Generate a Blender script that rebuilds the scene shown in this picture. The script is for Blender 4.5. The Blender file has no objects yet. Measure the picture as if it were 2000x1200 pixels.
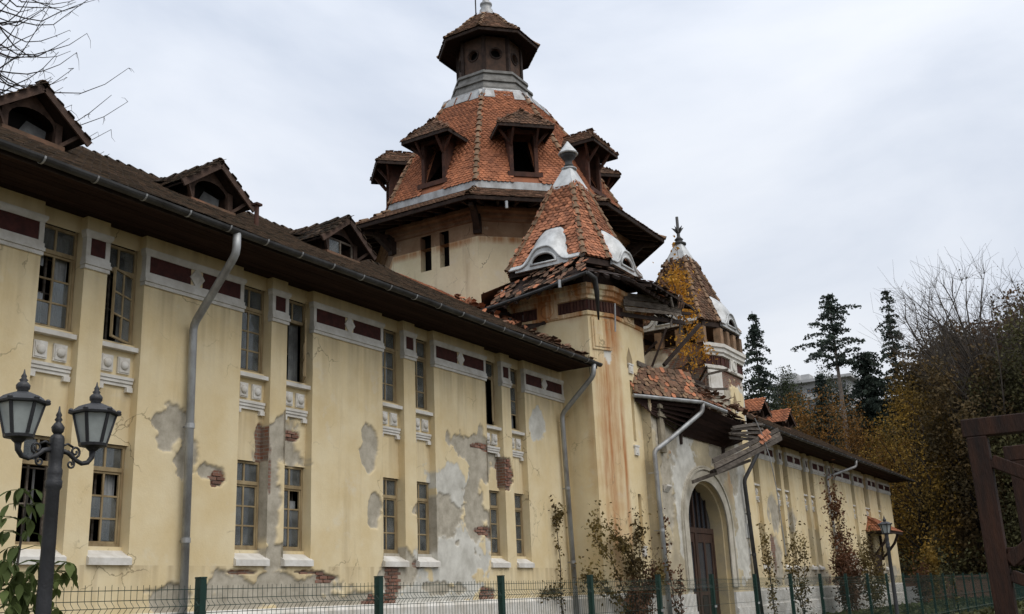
import bpy, math, random
import numpy as np
from mathutils import Vector, Matrix
random.seed(7); RNG = np.random.default_rng(7)
sc = bpy.context.scene
COL = sc.collection
R = math.radians

# ------------------------------------------------------------------ camera
cam_d = bpy.data.cameras.new('camera'); cam = bpy.data.objects.new('camera', cam_d); COL.objects.link(cam)
cam_d.sensor_width = 36; cam_d.lens = 36.0; cam_d.clip_start = 0.1; cam_d.clip_end = 3000
EYE = 1.5
_cx = Vector((0.52223197, -0.85180974, -0.04115748))      # camera right
_cd = Vector((0.21343394, 0.1772739, -0.96073926))        # camera down
_cf = Vector((0.8256632, 0.49294436, 0.2743832))          # camera forward
cam.matrix_world = Matrix(((_cx[0], -_cd[0], -_cf[0], 0), (_cx[1], -_cd[1], -_cf[1], 0), (_cx[2], -_cd[2], -_cf[2], EYE), (0, 0, 0, 1)))
sc.camera = cam

# ------------------------------------------------------------------ sky: an even overcast with soft cloud
SUN_EL, SUN_AZ = R(56), R(262)          # azimuth of the sun seen from the place, counted from +X
w = bpy.data.worlds.new('World'); sc.world = w; w.use_nodes = True
nt = w.node_tree; N = nt.nodes; L = nt.links; N.clear()
wo = N.new('ShaderNodeOutputWorld'); bg = N.new('ShaderNodeBackground'); L.new(bg.outputs[0], wo.inputs[0])
sky = N.new('ShaderNodeTexSky'); sky.sky_type = 'NISHITA'; sky.sun_disc = False
sky.sun_elevation = SUN_EL; sky.sun_rotation = math.pi/2 - SUN_AZ; sky.dust_density = 4; sky.air_density = 1.5
skm = N.new('ShaderNodeVectorMath'); skm.operation = 'SCALE'; skm.inputs['Scale'].default_value = 0.10; L.new(sky.outputs[0], skm.inputs[0])
tc = N.new('ShaderNodeTexCoord'); sep = N.new('ShaderNodeSeparateXYZ'); L.new(tc.outputs['Generated'], sep.inputs[0])
mp = N.new('ShaderNodeMapping'); mp.inputs['Scale'].default_value = (1.0, 1.0, 2.6); L.new(tc.outputs['Generated'], mp.inputs[0])
n1 = N.new('ShaderNodeTexNoise'); n1.inputs['Scale'].default_value = 2.1; n1.inputs['Detail'].default_value = 6; n1.inputs['Roughness'].default_value = .52; n1.inputs['Distortion'].default_value = .5
L.new(mp.outputs[0], n1.inputs['Vector'])
cr = N.new('ShaderNodeValToRGB'); L.new(n1.outputs['Fac'], cr.inputs[0])
cr.color_ramp.elements[0].position = .30; cr.color_ramp.elements[0].color = (.60, .66, .77, 1)
cr.color_ramp.elements[1].position = .72; cr.color_ramp.elements[1].color = (.93, .955, 1.0, 1)
e = cr.color_ramp.elements.new(.5); e.color = (.77, .815, .90, 1)
gr = N.new('ShaderNodeMath'); gr.operation = 'MULTIPLY_ADD'; gr.inputs[1].default_value = .50; gr.inputs[2].default_value = .90; gr.use_clamp = False
L.new(sep.outputs['Z'], gr.inputs[0])
gm = N.new('ShaderNodeMath'); gm.operation = 'MAXIMUM'; gm.inputs[1].default_value = .8; L.new(gr.outputs[0], gm.inputs[0])
sc2 = N.new('ShaderNodeVectorMath'); sc2.operation = 'SCALE'; L.new(cr.outputs[0], sc2.inputs[0]); L.new(gm.outputs[0], sc2.inputs['Scale'])
mx = N.new('ShaderNodeMix'); mx.data_type = 'RGBA'; mx.inputs['Factor'].default_value = .90
L.new(skm.outputs[0], mx.inputs['A']); L.new(sc2.outputs[0], mx.inputs['B'])
L.new(mx.outputs['Result'], bg.inputs['Color']); bg.inputs['Strength'].default_value = 0.98

sun_d = bpy.data.lights.new('sun', 'SUN'); sun_d.energy = 1.5; sun_d.angle = R(50); sun_d.color = (1, .95, .88)
sun = bpy.data.objects.new('sun', sun_d); COL.objects.link(sun)
sd = Vector((math.cos(SUN_EL)*math.cos(SUN_AZ), math.cos(SUN_EL)*math.sin(SUN_AZ), math.sin(SUN_EL)))
sun.rotation_euler = sd.to_track_quat('Z', 'Y').to_euler(); sun.location = (0, -20, 40)
sc.view_settings.view_transform = 'Standard'; sc.view_settings.look = 'None'; sc.view_settings.exposure = 0.06; sc.view_settings.gamma = 1

# ------------------------------------------------------------------ materials
def mat(name, col, rough=.8, var=.25, scale=3.0, metallic=0.0, bump=.2, bscale=None, col2=None, island=0.0, stretch=(1, 1, 1), spec=.3, thr=(.35, .7), bdist=.02):
    m = bpy.data.materials.new(name); m.use_nodes = True
    nt = m.node_tree; N = nt.nodes; L = nt.links; b = N['Principled BSDF']
    b.inputs['Roughness'].default_value = rough; b.inputs['Metallic'].default_value = metallic; b.inputs['Specular IOR Level'].default_value = spec
    g = N.new('ShaderNodeNewGeometry'); mpn = N.new('ShaderNodeMapping'); mpn.inputs['Scale'].default_value = stretch; L.new(g.outputs['Position'], mpn.inputs[0])
    n = N.new('ShaderNodeTexNoise'); n.inputs['Scale'].default_value = scale; n.inputs['Detail'].default_value = 7; n.inputs['Roughness'].default_value = .62; L.new(mpn.outputs[0], n.inputs['Vector'])
    cr = N.new('ShaderNodeValToRGB'); L.new(n.outputs['Fac'], cr.inputs[0])
    c2 = col2 or tuple(c*(1-var) for c in col)
    cr.color_ramp.elements[0].position = thr[0]; cr.color_ramp.elements[0].color = (*c2, 1)
    cr.color_ramp.elements[1].position = thr[1]; cr.color_ramp.elements[1].color = (*col, 1)
    out = cr.outputs[0]
    if island:
        oi = N.new('ShaderNodeObjectInfo'); ad = N.new('ShaderNodeMath'); ad.operation = 'ADD'; L.new(oi.outputs['Random'], ad.inputs[0]); L.new(g.outputs['Random Per Island'], ad.inputs[1])
        fr = N.new('ShaderNodeMath'); fr.operation = 'FRACT'; L.new(ad.outputs[0], fr.inputs[0])
        mr = N.new('ShaderNodeMapRange'); mr.inputs['To Min'].default_value = 1-island; mr.inputs['To Max'].default_value = 1+island; L.new(fr.outputs[0], mr.inputs['Value'])
        vm = N.new('ShaderNodeVectorMath'); vm.operation = 'SCALE'; L.new(out, vm.inputs[0]); L.new(mr.outputs[0], vm.inputs['Scale']); out = vm.outputs[0]
    L.new(out, b.inputs['Base Color'])
    if bump:
        n2 = N.new('ShaderNodeTexNoise'); n2.inputs['Scale'].default_value = bscale or scale*8; n2.inputs['Detail'].default_value = 5; L.new(mpn.outputs[0], n2.inputs['Vector'])
        bp = N.new('ShaderNodeBump'); bp.inputs['Strength'].default_value = bump; bp.inputs['Distance'].default_value = bdist; L.new(n2.outputs['Fac'], bp.inputs['Height']); L.new(bp.outputs[0], b.inputs['Normal'])
    return m

def plaster_mat(name, base, base2, dirt):
    """painted plaster; the 'wear' attribute says where the paint is gone: R grey render, G brick, B lime white, A rust stain and painted portal shade"""
    m = bpy.data.materials.new(name); m.use_nodes = True
    nt = m.node_tree; N = nt.nodes; L = nt.links; b = N['Principled BSDF']; b.inputs['Roughness'].default_value = .9; b.inputs['Specular IOR Level'].default_value = .15
    g = N.new('ShaderNodeNewGeometry'); pos = g.outputs['Position']
    def noise(s, d=6, r=.6, st=None):
        v = pos
        if st: mm = N.new('ShaderNodeMapping'); mm.inputs['Scale'].default_value = st; L.new(pos, mm.inputs[0]); v = mm.outputs[0]
        n = N.new('ShaderNodeTexNoise'); n.inputs['Scale'].default_value = s; n.inputs['Detail'].default_value = d; n.inputs['Roughness'].default_value = r; L.new(v, n.inputs['Vector']); return n.outputs['Fac']
    def ramp(f, a, bb, p0, p1):
        c = N.new('ShaderNodeValToRGB'); L.new(f, c.inputs[0]); c.color_ramp.elements[0].position = p0; c.color_ramp.elements[1].position = p1
        c.color_ramp.elements[0].color = (*a, 1); c.color_ramp.elements[1].color = (*bb, 1); return c.outputs[0]
    def mix(f, a, bb):
        x = N.new('ShaderNodeMix'); x.data_type = 'RGBA'
        (L.new(f, x.inputs['Factor']) if not isinstance(f, float) else setattr(x.inputs['Factor'], 'default_value', f))
        for k, s in (('A', a), ('B', bb)):
            if isinstance(s, tuple): x.inputs[k].default_value = (*s, 1)
            else: L.new(s, x.inputs[k])
        return x.outputs['Result']
    paint = ramp(noise(.9, 7, .62), base2, base, .36, .64)
    fine = ramp(noise(9, 6, .7), (0, 0, 0), (1, 1, 1), .3, .75)
    paint = mix(fine, mix(.88, dirt, paint), paint)
    streak = ramp(noise(2.2, 6, .62, (1, 1, .10)), (0, 0, 0), (1, 1, 1), .56, .78)
    sm = N.new('ShaderNodeMath'); sm.operation = 'MULTIPLY'; sm.inputs[1].default_value = .5; L.new(streak, sm.inputs[0])
    paint = mix(sm.outputs[0], paint, dirt)
    pale = ramp(noise(1.3, 7, .65), (0, 0, 0), (1, 1, 1), .60, .72)
    pm = N.new('ShaderNodeMath'); pm.operation = 'MULTIPLY'; pm.inputs[1].default_value = .5; L.new(pale, pm.inputs[0])
    paint = mix(pm.outputs[0], paint, (.74, .68, .55))
    at = N.new('ShaderNodeAttribute'); at.attribute_name = 'wear'; sp = N.new('ShaderNodeSeparateColor'); L.new(at.outputs['Color'], sp.inputs[0])
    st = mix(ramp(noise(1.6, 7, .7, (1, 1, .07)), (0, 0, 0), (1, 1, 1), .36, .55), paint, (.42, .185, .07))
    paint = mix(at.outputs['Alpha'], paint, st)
    da = N.new('ShaderNodeAttribute'); da.attribute_name = 'dirt'; paint = mix(da.outputs['Fac'], paint, dirt)
    vo = N.new('ShaderNodeTexVoronoi'); vo.feature = 'DISTANCE_TO_EDGE'; vo.inputs['Scale'].default_value = .8; wv = N.new('ShaderNodeVectorMath'); wv.operation = 'ADD'; nd = N.new('ShaderNodeTexNoise'); nd.inputs['Scale'].default_value = 3; nd.inputs['Detail'].default_value = 5; L.new(pos, nd.inputs['Vector'])
    nsc = N.new('ShaderNodeVectorMath'); nsc.operation = 'SCALE'; nsc.inputs['Scale'].default_value = .5; L.new(nd.outputs['Color'], nsc.inputs[0]); L.new(pos, wv.inputs[0]); L.new(nsc.outputs[0], wv.inputs[1]); L.new(wv.outputs[0], vo.inputs['Vector'])
    ck = ramp(vo.outputs['Distance'], (1, 1, 1), (0, 0, 0), .003, .010); cm = N.new('ShaderNodeMath'); cm.operation = 'MULTIPLY'; L.new(ck, cm.inputs[0]); L.new(ramp(noise(.7, 4, .5), (0, 0, 0), (.75, .75, .75), .53, .62), cm.inputs[1])
    paint = mix(cm.outputs[0], paint, tuple(c*.55 for c in dirt))
    white = ramp(noise(1.8, 6, .65), (.47, .45, .39), (.70, .68, .61), .35, .65)
    grey = ramp(noise(3.2, 8, .7), (.32, .285, .22), (.53, .48, .385), .33, .66)
    # brick under the render
    sx = N.new('ShaderNodeSeparateXYZ'); L.new(pos, sx.inputs[0]); ad = N.new('ShaderNodeMath'); ad.operation = 'ADD'; L.new(sx.outputs[0], ad.inputs[0]); L.new(sx.outputs[1], ad.inputs[1])
    cb = N.new('ShaderNodeCombineXYZ'); L.new(ad.outputs[0], cb.inputs[0]); L.new(sx.outputs[2], cb.inputs[1])
    bt = N.new('ShaderNodeTexBrick'); bt.inputs['Scale'].default_value = 1; bt.inputs['Brick Width'].default_value = .27; bt.inputs['Row Height'].default_value = .085; bt.inputs['Mortar Size'].default_value = .012
    bt.inputs['Color1'].default_value = (.26, .10, .06, 1); bt.inputs['Color2'].default_value = (.17, .09, .06, 1); bt.inputs['Mortar'].default_value = (.24, .21, .175, 1); L.new(cb.outputs[0], bt.inputs['Vector'])
    brick = mix(ramp(noise(4, 6, .7), (0, 0, 0), (1, 1, 1), .45, .7), bt.outputs['Color'], (.22, .19, .155))
    c = mix(sp.outputs[2], paint, white); c = mix(sp.outputs[0], c, grey); c = mix(sp.outputs[1], c, brick)
    L.new(c, b.inputs['Base Color'])
    n2 = noise(26, 5, .65); bp = N.new('ShaderNodeBump'); bp.inputs['Strength'].default_value = .35; bp.inputs['Distance'].default_value = .012; L.new(n2, bp.inputs['Height']); L.new(bp.outputs[0], b.inputs['Normal'])
    return m

M = {}
M['plaster'] = plaster_mat('yellow_plaster', (.79, .67, .435), (.715, .57, .325), (.43, .33, .195))
M['tower_plaster'] = plaster_mat('cream_plaster', (.82, .73, .51), (.75, .65, .43), (.30, .20, .11))
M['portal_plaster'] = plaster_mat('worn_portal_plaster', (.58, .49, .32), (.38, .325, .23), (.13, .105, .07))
M['frieze_plaster'] = plaster_mat('brown_frieze_plaster', (.36, .25, .16), (.24, .15, .09), (.10, .06, .04))
M['white'] = mat('white_stucco', (.78, .76, .71), .85, col2=(.55, .515, .45), scale=2.4, bump=.3)
M['maroon'] = mat('maroon_panel', (.090, .027, .022), .8, col2=(.045, .016, .014), scale=5, bump=.3)
M['tan_wood'] = mat('ochre_painted_wood', (.40, .31, .175), .7, col2=(.23, .165, .085), scale=5, bump=.25, stretch=(1, 1, .4))
M['grey_wood'] = mat('weathered_plank', (.19, .16, .13), .9, col2=(.07, .055, .042), scale=4, bump=.6, stretch=(.5, 3, 3), island=.3)
M['dark_wood'] = mat('dark_timber', (.050, .031, .023), .85, col2=(.020, .013, .010), scale=4, bump=.5, island=.2)
M['red_wood'] = mat('red_brown_timber', (.105, .044, .028), .82, col2=(.045, .022, .016), scale=3.5, bump=.4, island=.2)
M['dormer_wood'] = mat('weathered_dormer_timber', (.115, .070, .050), .88, col2=(.045, .028, .021), scale=4, bump=.5, island=.25)
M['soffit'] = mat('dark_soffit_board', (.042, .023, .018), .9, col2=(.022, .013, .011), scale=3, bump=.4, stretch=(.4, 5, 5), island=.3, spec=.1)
M['zinc'] = mat('zinc_sheet', (.40, .41, .41), .5, metallic=.35, col2=(.19, .18, .17), scale=2.4, bump=.2, spec=.4, thr=(.3, .62), stretch=(1, 1, .5))
M['pale_zinc'] = mat('pale_painted_sheet', (.60, .61, .60), .5, metallic=.15, col2=(.30, .305, .30), scale=2.6, bump=.35, bscale=5, spec=.4, stretch=(1, 1, .45), thr=(.30, .62))
M['dark_zinc'] = mat('blackened_gutter', (.085, .085, .085), .6, metallic=.4, col2=(.035, .033, .031), scale=2.0, bump=.2, spec=.4)
M['tile'] = mat('orange_clay_tile', (.47, .175, .082), .85, col2=(.27, .105, .055), scale=1.3, bump=.25, island=.24)
M['turret_tile'] = mat('pale_clay_tile', (.50, .20, .10), .85, col2=(.27, .11, .06), scale=2.2, bump=.25, island=.38)
M['dirty_tile'] = mat('weathered_clay_tile', (.22, .115, .07), .9, col2=(.10, .065, .042), scale=2.4, bump=.3, island=.35)
M['moss_tile'] = mat('mossy_brown_tile', (.085, .050, .030), .92, col2=(.026, .021, .013), scale=3.0, bump=.4, island=.5)
M['hip_tile'] = mat('lichen_hip_tile', (.30, .185, .11), .9, col2=(.15, .10, .062), scale=3.5, bump=.3, island=.3)
M['brick'] = mat('old_red_brick', (.27, .115, .072), .92, col2=(.20, .13, .10), scale=9, bump=.6, bscale=40, island=.35)
M['door_wood'] = mat('old_door_wood', (.085, .045, .028), .75, col2=(.035, .02, .014), scale=3, bump=.4, stretch=(3, 3, .4))
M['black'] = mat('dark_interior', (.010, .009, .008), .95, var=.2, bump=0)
M['curtain'] = mat('grey_curtain', (.40, .41, .40), .9, col2=(.20, .20, .20), scale=2.5, bump=0)
M['sheet'] = mat('grimy_sheet', (.22, .225, .22), .9, col2=(.06, .06, .06), scale=2.0, bump=0)
M['paper'] = mat('pale_paper', (.55, .58, .60), .9, col2=(.40, .42, .44), scale=3, bump=0)
M['iron'] = mat('black_cast_iron', (.030, .031, .034), .5, col2=(.018, .018, .02), scale=7, bump=.2, spec=.5)
M['lamp_glass'] = mat('frosted_lamp_glass', (.40, .435, .42), .35, col2=(.27, .295, .285), scale=6, bump=.05, spec=.5)
M['green'] = mat('green_coated_steel', (.006, .036, .025), .5, col2=(.004, .024, .017), scale=6, bump=.05, spec=.4)
M['ground'] = mat('leafy_ground', (.085, .080, .042), .95, col2=(.06, .045, .025), scale=1.1, bump=.8, bscale=9)
M['hill'] = mat('wooded_hillside', (.045, .040, .022), .95, col2=(.03, .028, .015), scale=.2, bump=.5)
M['bark'] = mat('grey_bark', (.13, .115, .10), .95, col2=(.06, .05, .042), scale=6, bump=.6, stretch=(1, 1, .3))
M['dark_bark'] = mat('dark_bark', (.055, .045, .038), .95, col2=(.028, .023, .02), scale=6, bump=.6)
M['pine_bark'] = mat('pale_pine_bark', (.235, .20, .165), .95, col2=(.13, .105, .085), scale=4, bump=.5)
M['timber'] = mat('stained_timber', (.050, .019, .009), .75, col2=(.014, .007, .005), scale=4, bump=.5, stretch=(3, 3, .5))
M['concrete'] = mat('pale_concrete', (.50, .50, .49), .9, col2=(.34, .34, .335), scale=.3, bump=.1)
M['far_dark'] = mat('far_window_glass', (.05, .055, .065), .2, var=.3, bump=0, spec=.6)

def leaf_mat(name, col, col2, rough=.7, island=.45, trans=.25):
    m = mat(name, col, rough, col2=tuple(c*.95 for c in col2), scale=.42, bump=0, island=island, spec=.2, thr=(.42, .60))
    nt = m.node_tree; b = nt.nodes['Principled BSDF']; o = nt.nodes['Material Output']
    t = nt.nodes.new('ShaderNodeBsdfTranslucent'); ms = nt.nodes.new('ShaderNodeMixShader'); ms.inputs[0].default_value = trans
    src = b.inputs['Base Color'].links[0].from_socket; nt.links.new(src, t.inputs[0])
    nt.links.new(b.outputs[0], ms.inputs[1]); nt.links.new(t.outputs[0], ms.inputs[2]); nt.links.new(ms.outputs[0], o.inputs[0]); return m
M['needle'] = leaf_mat('spruce_needles', (.060, .080, .060), (.032, .046, .036), trans=.15, island=.3)
M['pine_needle'] = leaf_mat('pine_needles', (.060, .080, .060), (.036, .050, .040), trans=.15, island=.3)
M['leaf_orange'] = leaf_mat('orange_leaves', (.27, .135, .030), (.15, .08, .024), island=.3)
M['leaf_yellow'] = leaf_mat('yellow_leaves', (.30, .18, .032), (.16, .105, .026), island=.3)
M['leaf_brown'] = leaf_mat('brown_leaves', (.15, .10, .042), (.085, .064, .03), island=.3)
M['leaf_rust'] = leaf_mat('rust_leaves', (.135, .072, .030), (.08, .048, .022), island=.3)
M['leaf_olive'] = leaf_mat('olive_leaves', (.115, .105, .042), (.065, .062, .027), island=.3)
M['leaf_dull'] = leaf_mat('dull_green_leaves', (.05, .062, .028), (.026, .034, .017))
M['leaf_gold'] = leaf_mat('golden_birch_leaves', (.62, .33, .045), (.44, .21, .035), island=.3, trans=.4)
M['leaf_green'] = leaf_mat('broad_green_leaves', (.125, .16, .048), (.07, .10, .035), island=.35)
M['vine'] = leaf_mat('creeper_leaves', (.17, .125, .04), (.085, .060, .024))
M['vine_red'] = leaf_mat('red_creeper_leaves', (.13, .055, .026), (.075, .038, .02))
M['grass'] = leaf_mat('tall_grass', (.085, .095, .035), (.05, .05, .02))

def glass_mat():
    m = bpy.data.materials.new('dusty_reflection_glass'); m.use_nodes = True
    nt = m.node_tree; N = nt.nodes; L = nt.links; N.clear()
    o = N.new('ShaderNodeOutputMaterial'); g = N.new('ShaderNodeBsdfGlossy'); g.inputs['Roughness'].default_value = .06; g.inputs['Color'].default_value = (.85, .88, .9, 1)
    t = N.new('ShaderNodeBsdfTransparent'); t.inputs[0].default_value = (.72, .75, .74, 1); d = N.new('ShaderNodeBsdfDiffuse'); d.inputs[0].default_value = (.34, .345, .33, 1)
    f = N.new('ShaderNodeFresnel'); f.inputs[0].default_value = 1.5; m1 = N.new('ShaderNodeMixShader'); L.new(f.outputs[0], m1.inputs[0]); L.new(t.outputs[0], m1.inputs[1]); L.new(g.outputs[0], m1.inputs[2])
    n = N.new('ShaderNodeTexNoise'); n.inputs['Scale'].default_value = 3; n.inputs['Detail'].default_value = 6; gg = N.new('ShaderNodeNewGeometry'); L.new(gg.outputs['Position'], n.inputs['Vector'])
    mr = N.new('ShaderNodeMapRange'); mr.inputs['From Min'].default_value = .35; mr.inputs['From Max'].default_value = .8; mr.inputs['To Min'].default_value = .08; mr.inputs['To Max'].default_value = .42; L.new(n.outputs['Fac'], mr.inputs['Value'])  # pale diffuse film: dust, plus grey reflection put into the colour
    m2 = N.new('ShaderNodeMixShader'); L.new(mr.outputs[0], m2.inputs[0]); L.new(m1.outputs[0], m2.inputs[1]); L.new(d.outputs[0], m2.inputs[2]); L.new(m2.outputs[0], o.inputs[0]); return m
M['glass'] = glass_mat()

# ------------------------------------------------------------------ helpers
W = {}
def link(o, parent=None, Mw=None):
    Mw = Mw or Matrix.Identity(4); COL.objects.link(o)
    if parent is not None:
        o.parent = parent; o.matrix_parent_inverse = W[parent.name].inverted()
    o.matrix_basis = Mw; W[o.name] = Mw.copy(); return o
def tag(o, label=None, cat=None, group=None, kind=None):
    for k, v in (('label', label), ('category', cat), ('group', group), ('kind', kind)):
        if v: o[k] = v
    return o
def thing(name, loc, label, cat, group=None):
    o = bpy.data.objects.new(name, None); o.empty_display_size = .3; link(o, None, Matrix.Translation(Vector(loc))); return tag(o, label, cat, group)
class MB:
    def __init__(s): s.v = []; s.f = []
    def add(s, vs, fs, T=None):
        n = len(s.v)
        s.v += [tuple(T @ Vector(p)) for p in vs] if T is not None else [tuple(p) for p in vs]
        s.f += [tuple(i+n for i in f) for f in fs]; return s
    def box(s, a, b, T=None):
        (x0, y0, z0), (x1, y1, z1) = a, b
        return s.add([(x0,y0,z0),(x1,y0,z0),(x1,y1,z0),(x0,y1,z0),(x0,y0,z1),(x1,y0,z1),(x1,y1,z1),(x0,y1,z1)],
                     [(0,3,2,1),(4,5,6,7),(0,1,5,4),(1,2,6,5),(2,3,7,6),(3,0,4,7)], T)
    def beam(s, p, q, wd, h, up=(0,0,1), taper=1.0):
        p, q = Vector(p), Vector(q); d = (q-p).normalized(); u = Vector(up)
        sd = d.cross(u)
        if sd.length < 1e-4: sd = d.cross(Vector((1,0,0)))
        sd.normalize(); u = sd.cross(d)
        vs = []
        for c, k in ((p, 1), (q, taper)):
            for a, b in ((-1,-1),(1,-1),(1,1),(-1,1)): vs.append(c + sd*(a*wd/2*k) + u*(b*h/2*k))
        return s.add(vs, [(3,2,1,0),(4,5,6,7),(0,1,5,4),(1,2,6,5),(2,3,7,6),(3,0,4,7)])
    def prism(s, pts, d):
        d = Vector(d); n = len(pts); vs = [Vector(p) for p in pts] + [Vector(p)+d for p in pts]
        return s.add(vs, [tuple(range(n))[::-1], tuple(range(n, 2*n))] + [(i, (i+1) % n, n+(i+1) % n, n+i) for i in range(n)])
    def tube(s, path, r, n=8, cap=True):
        path = [Vector(p) for p in path]; rs = r if isinstance(r, (list, tuple)) else [r]*len(path)
        t0 = (path[1]-path[0]).normalized(); u = t0.orthogonal().normalized(); base = len(s.v)
        for i, p in enumerate(path):
            t = (path[min(i+1, len(path)-1)]-path[max(i-1, 0)]).normalized()
            u = (u - t*u.dot(t)).normalized(); v = t.cross(u)
            for k in range(n):
                a = 2*math.pi*k/n; s.v.append(tuple(p + (u*math.cos(a)+v*math.sin(a))*rs[i]))
        for i in range(len(path)-1):
            for k in range(n):
                a, b = base+i*n+k, base+i*n+(k+1) % n; s.f.append((a, b, b+n, a+n))
        if cap: s.f.append(tuple(range(base, base+n))[::-1]); e = base+(len(path)-1)*n; s.f.append(tuple(range(e, e+n)))
        return s
    def lathe(s, prof, c, n=16, T=None, rot=0):
        c = Vector(c); base = len(s.v)
        for r, z in prof:
            for k in range(n):
                a = 2*math.pi*k/n+rot; p = Vector((r*math.cos(a), r*math.sin(a), z))
                s.v.append(tuple((T @ p if T is not None else p)+c))
        for i in range(len(prof)-1):
            for k in range(n):
                a, b = base+i*n+k, base+i*n+(k+1) % n; s.f.append((a, b, b+n, a+n))
        s.f.append(tuple(range(base, base+n))[::-1]); e = base+(len(prof)-1)*n; s.f.append(tuple(range(e, e+n))); return s
    def mesh(s, name, m, smooth=False):
        me = bpy.data.meshes.new(name); me.from_pydata(s.v, [], s.f); me.materials.append(M[m] if isinstance(m, str) else m)
        if smooth: me.polygons.foreach_set('use_smooth', [True]*len(me.polygons))
        me.update(); return me
    def build(s, name, m, parent=None, smooth=False, Mw=None, **kw):
        o = bpy.data.objects.new(name, s.mesh(name, m, smooth)); link(o, parent, Mw); return tag(o, **kw)
def inst(name, me, parent, Mw): return link(bpy.data.objects.new(name, me), parent, Mw)
def np_mesh(name, V, F, m, parent=None, wear=None, smooth=False, **kw):
    """V (n,3), F (m,k) arrays -> object"""
    V = np.asarray(V, np.float32); F = np.asarray(F, np.int32); me = bpy.data.meshes.new(name); k = F.shape[1]
    me.vertices.add(len(V)); me.vertices.foreach_set('co', V.ravel()); me.loops.add(F.size); me.loops.foreach_set('vertex_index', F.ravel())
    me.polygons.add(len(F)); me.polygons.foreach_set('loop_start', np.arange(len(F), dtype=np.int32)*k); me.polygons.foreach_set('loop_total', np.full(len(F), k, np.int32))
    if smooth: me.polygons.foreach_set('use_smooth', np.ones(len(F), bool))
    me.materials.append(M[m] if isinstance(m, str) else m); me.update(calc_edges=True)
    if wear is not None:
        a = me.attributes.new('wear', 'FLOAT_COLOR', 'POINT'); a.data.foreach_set('color', np.asarray(wear, np.float32).ravel())
    o = bpy.data.objects.new(name, me); link(o, parent); return tag(o, **kw)
def frame(o, u, v, n):   # matrix with columns u v n and origin o
    return Matrix(((u[0], v[0], n[0], o[0]), (u[1], v[1], n[1], o[1]), (u[2], v[2], n[2], o[2]), (0, 0, 0, 1)))
def replicate(V0, F0, mats):
    """copies of a small mesh by 4x4 matrices (k,4,4) -> V,F (faces must share one size)"""
    mats = np.asarray(mats, np.float64); V0 = np.asarray(V0, float); F0 = np.asarray(F0, int)
    V = np.einsum('kij,nj->kni', mats[:, :3, :3], V0) + mats[:, None, :3, 3]
    F = F0[None]+(np.arange(len(mats))*len(V0))[:, None, None]
    return V.reshape(-1, 3), F.reshape(-1, F0.shape[1])
# value noise
_H = RNG.random((256, 256))
def vnoise(x, y):
    xi = np.floor(x).astype(int); yi = np.floor(y).astype(int); fx = x-xi; fy = y-yi; fx = fx*fx*(3-2*fx); fy = fy*fy*(3-2*fy)
    h = lambda a, b: _H[a & 255, b & 255]
    return (h(xi, yi)*(1-fx)+h(xi+1, yi)*fx)*(1-fy)+(h(xi, yi+1)*(1-fx)+h(xi+1, yi+1)*fx)*fy
def fnoise(x, y, o=4):
    s = 0; a = 1; t = 0
    for i in range(o): s = s+a*vnoise(x*2**i+17*i, y*2**i+31*i); t += a; a *= .55
    return s/t-.5
# ------------------------------------------------------------------ clay tiles
def tile_mesh(w_=.19, l=.24, th=.016):
    arc = [(-w_/2, .055), (-w_*.30, .014), (0, 0), (w_*.30, .014), (w_/2, .055)]
    out = arc + [(w_/2, l), (-w_/2, l)]
    h = lambda v: .034*(1-v/l)+.006
    top = [(u, v, h(v)+th) for u, v in out]; bot = [(u, v, h(v)) for u, v in out]
    V = top+bot; F = [(0, i, i+1) for i in range(1, 6)]
    for i in [0, 1, 2, 3, 4, 6]:
        j = (i+1) % 7; F += [(i, i+7, j+7), (i, j+7, j)]
    return V, F
TV, TF = tile_mesh()
_tile_me = {}
def tile_data(m):
    if m not in _tile_me:
        b = MB(); b.add(TV, TF); _tile_me[m] = b.mesh('tile', m)
    return _tile_me[m]
def lay(bl, br, tr, tl, cw=.20, ch=.145, jit=.012, keep=None, wob=.0):
    bl, br, tr, tl = map(Vector, (bl, br, tr, tl)); u = (br-bl).normalized(); n = u.cross(tl-bl).normalized(); v = n.cross(u)
    H = (tl-bl).dot(v); wd = (br-bl).length; lo = (tl-bl).dot(u); ro = (tr-br).dot(u); out = []
    rows = int(H/ch)
    for r in range(rows+1):
        vv = r*ch-.02; t = min(max(vv/H, 0), 1); a = lo*t; b = wd+ro*t
        off = (r % 2)*cw/2; k = math.floor((a-off)/cw)
        while k*cw+off < b+cw*.4:
            c = k*cw+off; k += 1
            if c < a-cw*.35 or c > b+cw*.35: continue
            if keep and not keep(c-(a+b)/2, vv): continue
            j = lambda s: random.gauss(0, s)
            o = bl+u*(c+j(jit*.5))+v*(vv+j(jit))+n*(abs(j(.004))+wob*math.sin(c*.9+vv*.7)); g = j(.025); tl_ = j(.03)
            uu = (u*math.cos(g)+v*math.sin(g)); vv_ = (v*math.cos(g)-u*math.sin(g)); vv_ = (vv_+n*tl_).normalized(); nn = uu.cross(vv_)
            out.append(frame(o, uu, vv_, nn))
    return out
def roof_tiles(parent, mats, m, single=0, label=None, name='tile'):
    """the nearest `single` tiles as pieces of their own, the rest as one part"""
    mats = sorted(mats, key=lambda T: (T.translation-Vector((0, 0, EYE))).length)
    me = tile_data(m)
    for T in mats[:single]: inst(name, me, parent, T)
    rest = mats[single:]
    if rest:
        V, F = replicate(TV, TF, [[list(r) for r in T] for T in rest]); np_mesh('roof_tiles', V, F, m, parent, kind='stuff')
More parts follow.
